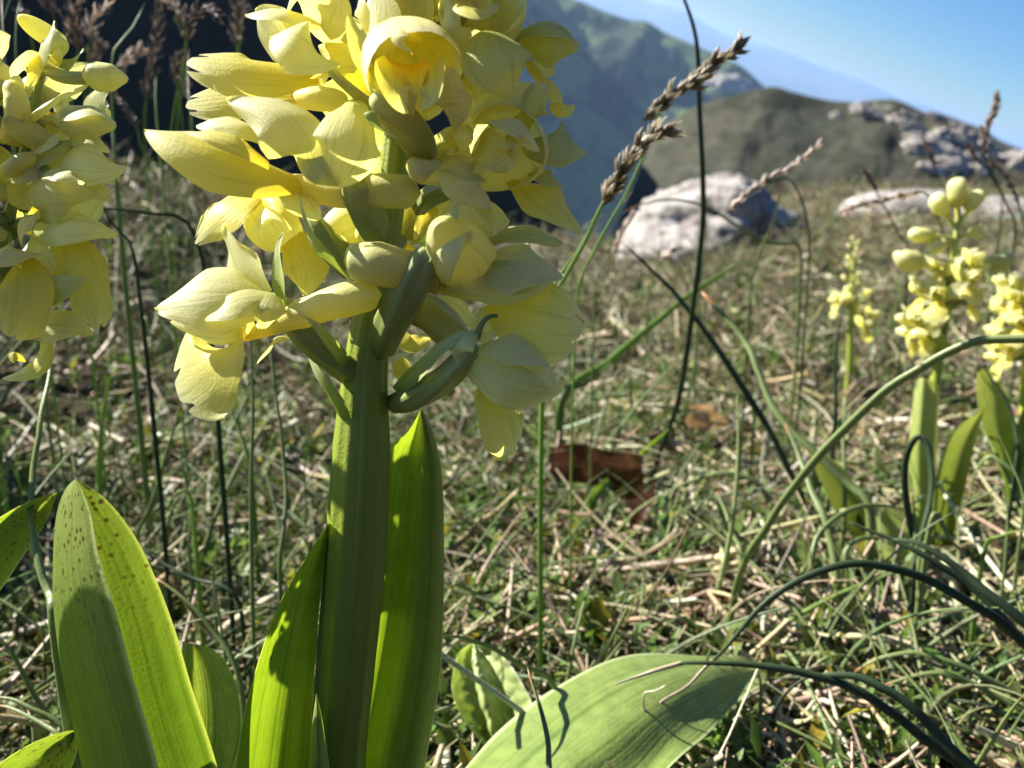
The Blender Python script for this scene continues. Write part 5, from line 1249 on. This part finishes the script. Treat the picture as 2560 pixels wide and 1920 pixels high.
for pts, Yk, w, m_ in [([(195, 960), (190, 820), (215, 580), (228, 545)], (.3, .31), 18, 'bladeshade'), ([(230, 1300), (225, 1060), (235, 850)], (.27, .29), 18, 'blade'), ([(870, 1170), (880, 1040), (840, 920), (760, 790), (700, 740)], (.25, .27), 16, 'bladeshade'),
                       ([(905, 1250), (830, 1150), (780, 1110), (720, 1180), (700, 1300)], (.23, .24), 16, 'blade'), ([(830, 1560), (840, 1300), (800, 1200)], (.22, .23), 14, 'blade'), ([(100, 1560), (130, 1420), (220, 1330), (340, 1300), (470, 1325)], (.22, .24), 22, 'blade'),
                       ([(240, 1600), (235, 1480), (280, 1430), (380, 1425)], (.215, .22), 20, 'blade'), ([(515, 1650), (510, 1500), (490, 1350), (480, 1250)], (.21, .215), 30, 'blade'), ([(210, 1650), (170, 1400), (110, 1250), (60, 1130), (0, 990)], (.22, .26), 32, 'blade'), ([(560, 1340), (620, 1420), (680, 1480)], (.2, .2), 30, 'blade')]:
    blade('slender blade in the turf around the small orchid', 'R', pts, Yk, w, m_, group='slender blades around the small orchid', foot=True)

# ---- dry stalks and dead leaves lying in the turf
gS = 'pale dry stalks lying in the turf'
for rg_, pts, w in [('K', [(1380, 640), (1600, 550), (1800, 440), (1990, 345)], 40), ('K', [(1000, 560), (1100, 495), (1210, 435)], 40), ('K', [(330, 740), (480, 860), (680, 1040)], 34), ('K', [(1010, 880), (1200, 950), (1500, 1080), (1700, 1200), (1850, 1310)], 34),
                    ('K', [(1380, 1210), (1600, 1290), (1780, 1360)], 56), ('K', [(200, 1490), (300, 1535), (420, 1555)], 56), ('K', [(520, 1480), (700, 1500), (850, 1510)], 44), ('K', [(1640, 1370), (1800, 1410), (1900, 1420)], 60), ('K', [(190, 1190), (240, 1250), (290, 1300)], 44), ('K', [(20, 1040), (80, 1090), (140, 1150)], 44),
                    ('K', [(830, 1120), (920, 1170), (1010, 1230)], 36), ('K', [(1660, 860), (1850, 860), (2050, 850)], 44), ('K', [(850, 270), (1000, 280), (1180, 275)], 50), ('K', [(1160, 300), (1300, 315), (1450, 330)], 30), ('K', [(950, 1510), (1010, 1560), (1060, 1620)], 40), ('K', [(1650, 590), (1850, 620), (2100, 700)], 40),
                    ('G', [(1700, 0), (1850, 230), (2000, 450), (2141, 610)], 34), ('G', [(480, 545), (600, 650), (730, 775)], 62), ('G', [(870, 668), (1100, 700), (1280, 755), (1420, 812)], 42), ('G', [(340, 260), (420, 350), (500, 460)], 60), ('G', [(200, 640), (400, 690), (700, 760)], 50), ('G', [(0, 160), (100, 220), (220, 320)], 60),
                    ('G', [(830, 1022), (1100, 1020), (1360, 1045)], 26), ('G', [(720, 1300), (830, 1230), (900, 1130)], 30), ('G', [(930, 1190), (1100, 1220), (1250, 1270)], 30), ('G', [(1420, 640), (1600, 640), (1750, 730), (1880, 830)], 34), ('G', [(1520, 250), (1650, 350), (1800, 440), (2000, 600), (2141, 720)], 40), ('G', [(1100, 1560), (1240, 1490), (1400, 1460)], 40),
                    ('G', [(440, 1520), (520, 1590), (600, 1680)], 66), ('G', [(1650, 1430), (1850, 1430), (2100, 1500)], 50), ('G', [(850, 1590), (1000, 1580), (1150, 1600)], 26), ('G', [(1590, 210), (1800, 230), (2000, 300)], 26), ('G', [(960, 830), (1050, 850), (1160, 890)], 56), ('G', [(1340, 1180), (1500, 1120), (1700, 1140)], 24),
                    ('W', [(620, 1030), (700, 985), (790, 935)], 34), ('W', [(540, 860), (640, 815), (740, 790)], 26), ('W', [(250, 1030), (330, 940), (400, 850), (470, 790)], 16), ('W', [(0, 1650), (90, 1560), (160, 1470)], 60), ('W', [(1210, 610), (1290, 580), (1330, 540)], 30), ('W', [(640, 850), (720, 850), (800, 880)], 30), ('W', [(330, 300), (325, 200), (330, 100)], 14),
                    ('W', [(1130, 660), (1170, 630), (1190, 610)], 40), ('W', [(390, 310), (450, 320), (480, 318)], 30), ('I', [(800, 1040), (880, 950), (980, 870)], 50), ('I', [(820, 1110), (950, 1110), (1110, 1130)], 44), ('I', [(0, 1300), (120, 1180), (260, 1080)], 44), ('I', [(60, 1080), (160, 1010), (260, 960)], 34),
                    ('L', [(660, 1240), (800, 1160), (1000, 1120)], 40), ('L', [(860, 1180), (900, 1260), (950, 1330)], 40), ('L', [(720, 1290), (860, 1200), (1080, 1070)], 24), ('S', [(1120, 300), (1300, 400), (1480, 500)], 26), ('S', [(1300, 620), (1500, 590), (1780, 540)], 24), ('S', [(1440, 440), (1560, 520), (1700, 590)], 30),
                    ('S', [(1520, 700), (1515, 560), (1530, 470)], 34), ('S', [(1000, 580), (1040, 640), (1090, 700)], 40), ('S', [(1770, 1310), (1900, 1400), (2020, 1490)], 44), ('S', [(1780, 1160), (1830, 1100), (1900, 1020)], 34), ('S', [(1930, 1000), (2060, 910), (2180, 830)], 26), ('S', [(880, 1560), (1050, 1565), (1220, 1560)], 50),
                    ('S', [(1080, 1510), (1120, 1520), (1160, 1540)], 56), ('S', [(1420, 880), (1500, 870), (1560, 890)], 30), ('M', [(750, 900), (840, 850), (948, 840)], 60), ('M', [(720, 830), (800, 800), (948, 790)], 40), ('M', [(640, 160), (780, 110), (948, 80)], 40)]:
    Yk = [gpt(*src(rg_, *q)) for q in pts]
    Yk = [min(max(y_ * .97, .12), 3) for y_ in Yk]
    Ym = float(np.mean(Yk))
    Yk = [Ym + .6 * (y_ - Ym) - .004 for y_ in Yk]
    blade('pale dry grass stalk lying in the turf', rg_, pts, Yk, w, 'straw', name='dry_stalk', cat='dry stalk', group=gS, taper=(.9, 1, 1, .95, .9, .7), wob=.07, n=22, sides=7)

def dead(label, reg, rails, Y, mat, amp=.0007):
    R = [rail(reg, r, Y) for r in rails]
    v, fc, uv = loft(R, 26, 15)
    v = v + np.array([[mn.noise(Vector(p * 160)) * amp, mn.noise(Vector(p * 170 + 9)) * amp * 1.5, mn.noise(Vector(p * 150 + 4)) * amp] for p in v])
    return solo('dead_leaf', (v, fc, uv), M[mat], label, 'dead leaf')
dead('curled red brown dead leaf half buried in the turf behind the green blade', 'K', [[(690, 560), (850, 525), (1050, 570), (1260, 585)], [(690, 640), (850, 640), (1050, 650), (1270, 660)], [(700, 720), (850, 745), (1050, 760), (1280, 800)], [(800, 760), (950, 790), (1100, 860), (1250, 900)]], (.315, .30), 'deadleaf')
dead('torn orange brown scrap of dead leaf under the grass', 'K', [[(1180, 880), (1200, 950), (1190, 1050)], [(1240, 870), (1250, 950), (1220, 1060)], [(1350, 760), (1340, 880), (1290, 990)]], (.29, .285), 'tanorange' if 'tanorange' in M else 'deadleaf')
dead('crumpled tan dead leaf standing up in the turf beside the leaning rush', 'K', [[(1560, 420), (1570, 330), (1620, 270)], [(1640, 460), (1650, 340), (1660, 250)], [(1720, 450), (1740, 370), (1710, 300)], [(1780, 420), (1800, 390), (1790, 360)]], (.37, .36), 'tanleaf', .0025)

# crinkled leaf of another plant, lying by the broad orchid leaf
def crinkled():
    R = [rail('H', [(310, 960), (160, 780), (80, 600), (85, 450), (120, 340), (200, 287)], (.150, .170)), rail('H', [(340, 950), (240, 760), (190, 580), (170, 450), (180, 350), (205, 287)], (.156, .174)), rail('H', [(360, 940), (320, 740), (270, 560), (240, 430), (225, 340), (210, 287)], (.153, .171)),
         rail('H', [(420, 900), (420, 720), (370, 540), (320, 420), (270, 340), (216, 287)], (.158, .175)), rail('H', [(560, 860), (595, 690), (520, 520), (440, 400), (350, 320), (222, 288)], (.152, .171))]
    v, fc, uv = loft(R, 54, 35)
    for i, (a, b) in enumerate(uv):
        cell = mn.voronoi(Vector((a * 9, b * 7, 0)))[0]
        v[i][1] -= (.0009 * (1 - math.exp(-3 * (cell[1] - cell[0])))) * min(1, 4 * (1 - a)) + .001 * math.exp(-((b - .5) / .05) ** 2) * -1
        v[i][2] += .0004 * (1 - math.exp(-3 * (cell[1] - cell[0])))
    t = solo('crinkled_leaf', (v, fc, uv), M['crinkle'], 'small crinkled pale green leaf between the orchid stem and the broad leaf', 'leaf')
crinkled()

# ---- what nobody could count: turf, straw, moss, crumbs
def tint_obj(name, V, F, C, mat, label):
    me = bpy.data.meshes.new(name)
    V, F = np.asarray(V, np.float32), np.asarray(F, np.int32)
    me.vertices.add(len(V))
    me.vertices.foreach_set('co', V.ravel())
    n, k = F.shape
    me.loops.add(n * k)
    me.loops.foreach_set('vertex_index', F.ravel())
    me.polygons.add(n)
    me.polygons.foreach_set('loop_start', np.arange(0, n * k, k, dtype=np.int32))
    me.polygons.foreach_set('use_smooth', np.ones(n, bool))
    me.update()
    at = me.color_attributes.new('tint', 'FLOAT_COLOR', 'POINT')
    C4 = np.concatenate([C, np.ones((len(C), 1))], 1).astype(np.float32)
    at.data.foreach_set('color', C4.ravel())
    me.validate()
    me.materials.append(mat)
    o = bpy.data.objects.new(name, me)
    col.objects.link(o)
    o.matrix_world = S4
    o['kind'] = 'stuff'
    o['label'] = label
    return o

def spread(n, r0, r1, az0=-.95, az1=.95, bias=1.0, clear=False):
    r = np.exp(np.log(r0) + (np.log(r1) - np.log(r0)) * rng.random(n) ** bias)
    a = rng.uniform(az0, az1, n)
    x, y = r * np.sin(a), r * np.cos(a)
    if clear:      # nothing grows up through the broad leaf that lies over the ground
        k = ~((x > -.045) & (x < .085) & (y < .172 + .25 * np.clip(x, 0, 1)))
        r, x, y = r[k], x[k], y[k]
    return r, x, y

def strands(root, head, pitch, length, width, bend, cols, segs=4, sides=3, droop=0.0, taper=.35):
    """many thin stalks as small prisms: root n x 3, head = compass heading, pitch = angle above ground"""
    n = len(root)
    s = np.linspace(0, 1, segs + 1)
    d0 = np.stack([np.sin(head) * np.cos(pitch), np.cos(head) * np.cos(pitch), np.sin(pitch)], 1)
    side = np.stack([np.cos(head), -np.sin(head), np.zeros(n)], 1)
    up = np.cross(side, d0)
    L = length[:, None, None]
    S = root[:, None, :] + d0[:, None, :] * (L * s[None, :, None]) + up[:, None, :] * (L * bend[:, None, None] * (s ** 2)[None, :, None]) + side[:, None, :] * (L * (rng.normal(0, .12, n))[:, None, None] * (s ** 2)[None, :, None])
    S[..., 2] -= (length * droop)[:, None] * (s ** 2)[None, :]
    w = width[:, None] * (1 - (1 - taper) * s[None, :] ** 1.5) * .5
    a = np.arange(sides) / sides * 2 * math.pi + .5
    V = S[:, :, None, :] + side[:, None, None, :] * (w[:, :, None, None] * np.cos(a)[None, None, :, None]) + up[:, None, None, :] * (w[:, :, None, None] * np.sin(a)[None, None, :, None])
    nv = (segs + 1) * sides
    q = []
    for i in range(segs):
        for j in range(sides):
            q.append((i * sides + j, i * sides + (j + 1) % sides, (i + 1) * sides + (j + 1) % sides, (i + 1) * sides + j))
    F = (np.array(q)[None] + (np.arange(n) * nv)[:, None, None]).reshape(-1, 4)
    C = np.repeat(cols, nv, axis=0)
    return V.reshape(-1, 3), F, C

def pick(cols, n, jit=.18):
    c = np.array(cols)[rng.integers(0, len(cols), n)]
    return np.clip(c * (1 + jit * rng.normal(size=(n, 1))) * (1 + .06 * rng.normal(size=(n, 3))), .005, .9)

# dry straw
n = 27000
r, x, y = spread(n, .11, 6.0)
z = ground(x, y) + rng.random(n) ** 1.6 * .012 * (1 + r * .4)
k = 1 + r * .7
V, F, C = strands(np.stack([x, y, z], 1), rng.uniform(0, 6.283, n), rng.normal(.08, .22, n), rng.gamma(2.2, .006, n) * k + .003, rng.gamma(2.2, .00036, n) * (1 + r * 1.1) + .0002, rng.normal(0, .22, n), pick([(.52, .44, .27), (.60, .53, .36), (.42, .33, .20), (.64, .60, .46), (.24, .17, .10), (.48, .36, .24), (.14, .10, .06), (.56, .50, .30), (.40, .38, .18)], n), 4, 4, 0, .7)
tint_obj('straw_litter', V, F, C, M['tint'], 'tangled pale dry straw covering the ground')
# green turf
n = 42000
r, x, y = spread(n, .12, 6.5, clear=True)
n = len(r)
cl = np.sin(9 * x + 3 * np.sin(7 * y)) + np.sin(11 * y + 2 * np.sin(8 * x + 1))
keep = cl + rng.normal(0, 1.0, n) > -.9
r, x, y = r[keep], x[keep], y[keep]
n = len(r)
k = 1 + r * .5
hgt = rng.gamma(4.0, .0052, n) * k
V, F, C = strands(np.stack([x, y, ground(x, y) - .001], 1), rng.uniform(0, 6.283, n), np.clip(rng.normal(.8, .42, n), .02, 1.5), hgt, rng.uniform(.0004, .0011, n) * (1 + r * 1.1), rng.normal(-.4, .35, n), pick([(.15, .20, .045), (.19, .23, .075), (.12, .18, .03), (.22, .27, .055), (.17, .20, .08), (.34, .31, .14), (.15, .20, .05), (.25, .28, .10)], n), 5, 3, .1, .2)
tint_obj('turf_grass', V, F, C, M['tintgrass'], 'short fine grey green turf grass')
# longer blades arching through the turf
n = 2300
r, x, y = spread(n, .16, 3.0, clear=True)
n = len(r)
k = 1 + r * .4
V, F, C = strands(np.stack([x, y, ground(x, y) - .001], 1), rng.uniform(0, 6.283, n), np.clip(rng.normal(1.0, .3, n), .3, 1.5), rng.uniform(.025, .075, n) * k, rng.uniform(.0009, .0017, n) * (1 + r * .9), rng.normal(-.75, .4, n), pick([(.19, .23, .11), (.22, .26, .13), (.17, .22, .07), (.25, .29, .12), (.44, .38, .24)], n), 9, 4, .12, .35)
tint_obj('arching_turf_grass', V, F, C, M['tintgrass'], 'longer grey green grass arching through the turf')
# a tall tussock added beyond the view only to throw shade over the turf
n = 620
aa, rr0 = rng.uniform(0, 6.283, n), np.sqrt(rng.random(n))
x, y = -.255 + .045 * rr0 * np.cos(aa), .25 + .09 * rr0 * np.sin(aa)
V, F, C = strands(np.stack([x, y, ground(x, y) - .002], 1), rng.uniform(0, 6.283, n), np.clip(rng.normal(1.38, .12, n), 1.0, 1.57), rng.uniform(.07, .14, n), rng.uniform(.0016, .0032, n), rng.normal(-.12, .1, n), pick([(.10, .15, .06), (.12, .17, .085), (.24, .2, .1)], n), 8, 4, .04, .25)
tint_obj('added_shade_tussock', V, F, C, M['tintgrass'], 'tall green grass tussock added out of view to shade the turf')
# brown standing grass farther out
n = 15000
r, x, y = spread(n, .55, 7.2, -.95, .95, .8)
k = 1 + r * .35
V, F, C = strands(np.stack([x, y, ground(x, y) - .001], 1), rng.uniform(0, 6.283, n), np.clip(rng.normal(1.0, .3, n), .2, 1.5), rng.uniform(.02, .055, n) * k, rng.uniform(.0008, .0018, n) * (1 + r * .8), rng.normal(-.3, .25, n), pick([(.26, .22, .13), (.34, .29, .18), (.22, .17, .11), (.18, .19, .08), (.16, .20, .08), (.21, .23, .11)], n), 5, 3, .12, .2)
tint_obj('faded_grass', V, F, C, M['tintgrass'], 'faded brown grass towards the brow of the slope')
# tiny leafy moss and thyme shoots: folded lens leaves in tufts
n = 5200
r, x, y = spread(n, .12, 1.4, -.95, .95, .9)
keep = rng.random(n) < np.where(x < .03, 1.0, .6)
r, x, y = r[keep], x[keep], y[keep]
n = len(r)
per = 12
Vs, Fs, Cs = [], [], []
rt = np.repeat(np.stack([x, y, ground(x, y)], 1), per, 0)
rr_ = np.repeat(r, per)
N_ = len(rt)
hd, pt = rng.uniform(0, 6.283, N_), rng.uniform(.2, 1.3, N_)
ln = np.repeat(rng.gamma(3.0, .0011, n) + .0016, per) * rng.uniform(.8, 1.2, N_) * (1 + .5 * rr_)
lvl = np.tile(np.linspace(.1, 1, per), n) * np.repeat(rng.uniform(.003, .020, n), per)
root = rt + np.stack([rng.normal(0, .0012, N_), rng.normal(0, .0012, N_), lvl], 1)
d0 = np.stack([np.sin(hd) * np.cos(pt), np.cos(hd) * np.cos(pt), np.sin(pt)], 1)
sd = np.stack([np.cos(hd), -np.sin(hd), 0 * hd], 1)
up = np.cross(sd, d0)
W_ = ln * rng.uniform(.28, .5, N_)
pts = np.stack([root, root + d0 * (ln * .45)[:, None] + sd * (W_ * .5)[:, None] + up * (W_ * .2)[:, None], root + d0 * (ln * .5)[:, None], root + d0 * (ln * .45)[:, None] - sd * (W_ * .5)[:, None] + up * (W_ * .2)[:, None], root + d0 * ln[:, None]], 1)
F = (np.array([(0, 1, 4, 2), (0, 2, 4, 3)])[None] + (np.arange(N_) * 5)[:, None, None]).reshape(-1, 4)
tint_obj('moss_shoots', pts.reshape(-1, 3), F, np.repeat(pick([(.10, .17, .026), (.13, .20, .035), (.08, .14, .03), (.17, .22, .06), (.11, .15, .06), (.10, .17, .026), (.13, .20, .035), (.08, .14, .028), (.15, .20, .06), (.09, .14, .04), (.28, .24, .03)], N_), 5, 0), M['tintgrass'], 'tiny leafy green moss and herb shoots in the turf')
# crumbs, husks and bits
v0, f0 = ico(1)
n = 5200
r, x, y = spread(n, .11, 2.6, -.95, .95, .9)
sz = rng.uniform(.0005, .0017, n) * (1 + .7 * r)
ax = rng.normal(size=(n, 3))
ax = nrm(ax)
bx = nrm(np.cross(ax, rng.normal(size=(n, 3))))
cx = np.cross(ax, bx)
st_ = rng.uniform(1.0, 2.6, n)
V = np.stack([x, y, ground(x, y) + rng.random(n) * .006], 1)[:, None, :] + sz[:, None, None] * (ax[:, None, :] * (v0[None, :, 0:1] * st_[:, None, None]) + bx[:, None, :] * v0[None, :, 1:2] + cx[:, None, :] * v0[None, :, 2:3] * .8) * (1 + .15 * rng.normal(size=(n, len(v0), 1)))
F = (np.array(f0)[None] + (np.arange(n) * len(v0))[:, None, None]).reshape(-1, 3)
tint_obj('litter_crumbs', V.reshape(-1, 3), F, np.repeat(pick([(.44, .39, .30), (.50, .46, .38), (.34, .28, .20), (.36, .25, .18), (.14, .10, .065), (.36, .26, .06), (.36, .12, .06)], n), len(v0), 0), M['tint'], 'seed husks, crumbs and snail scraps strewn in the turf')
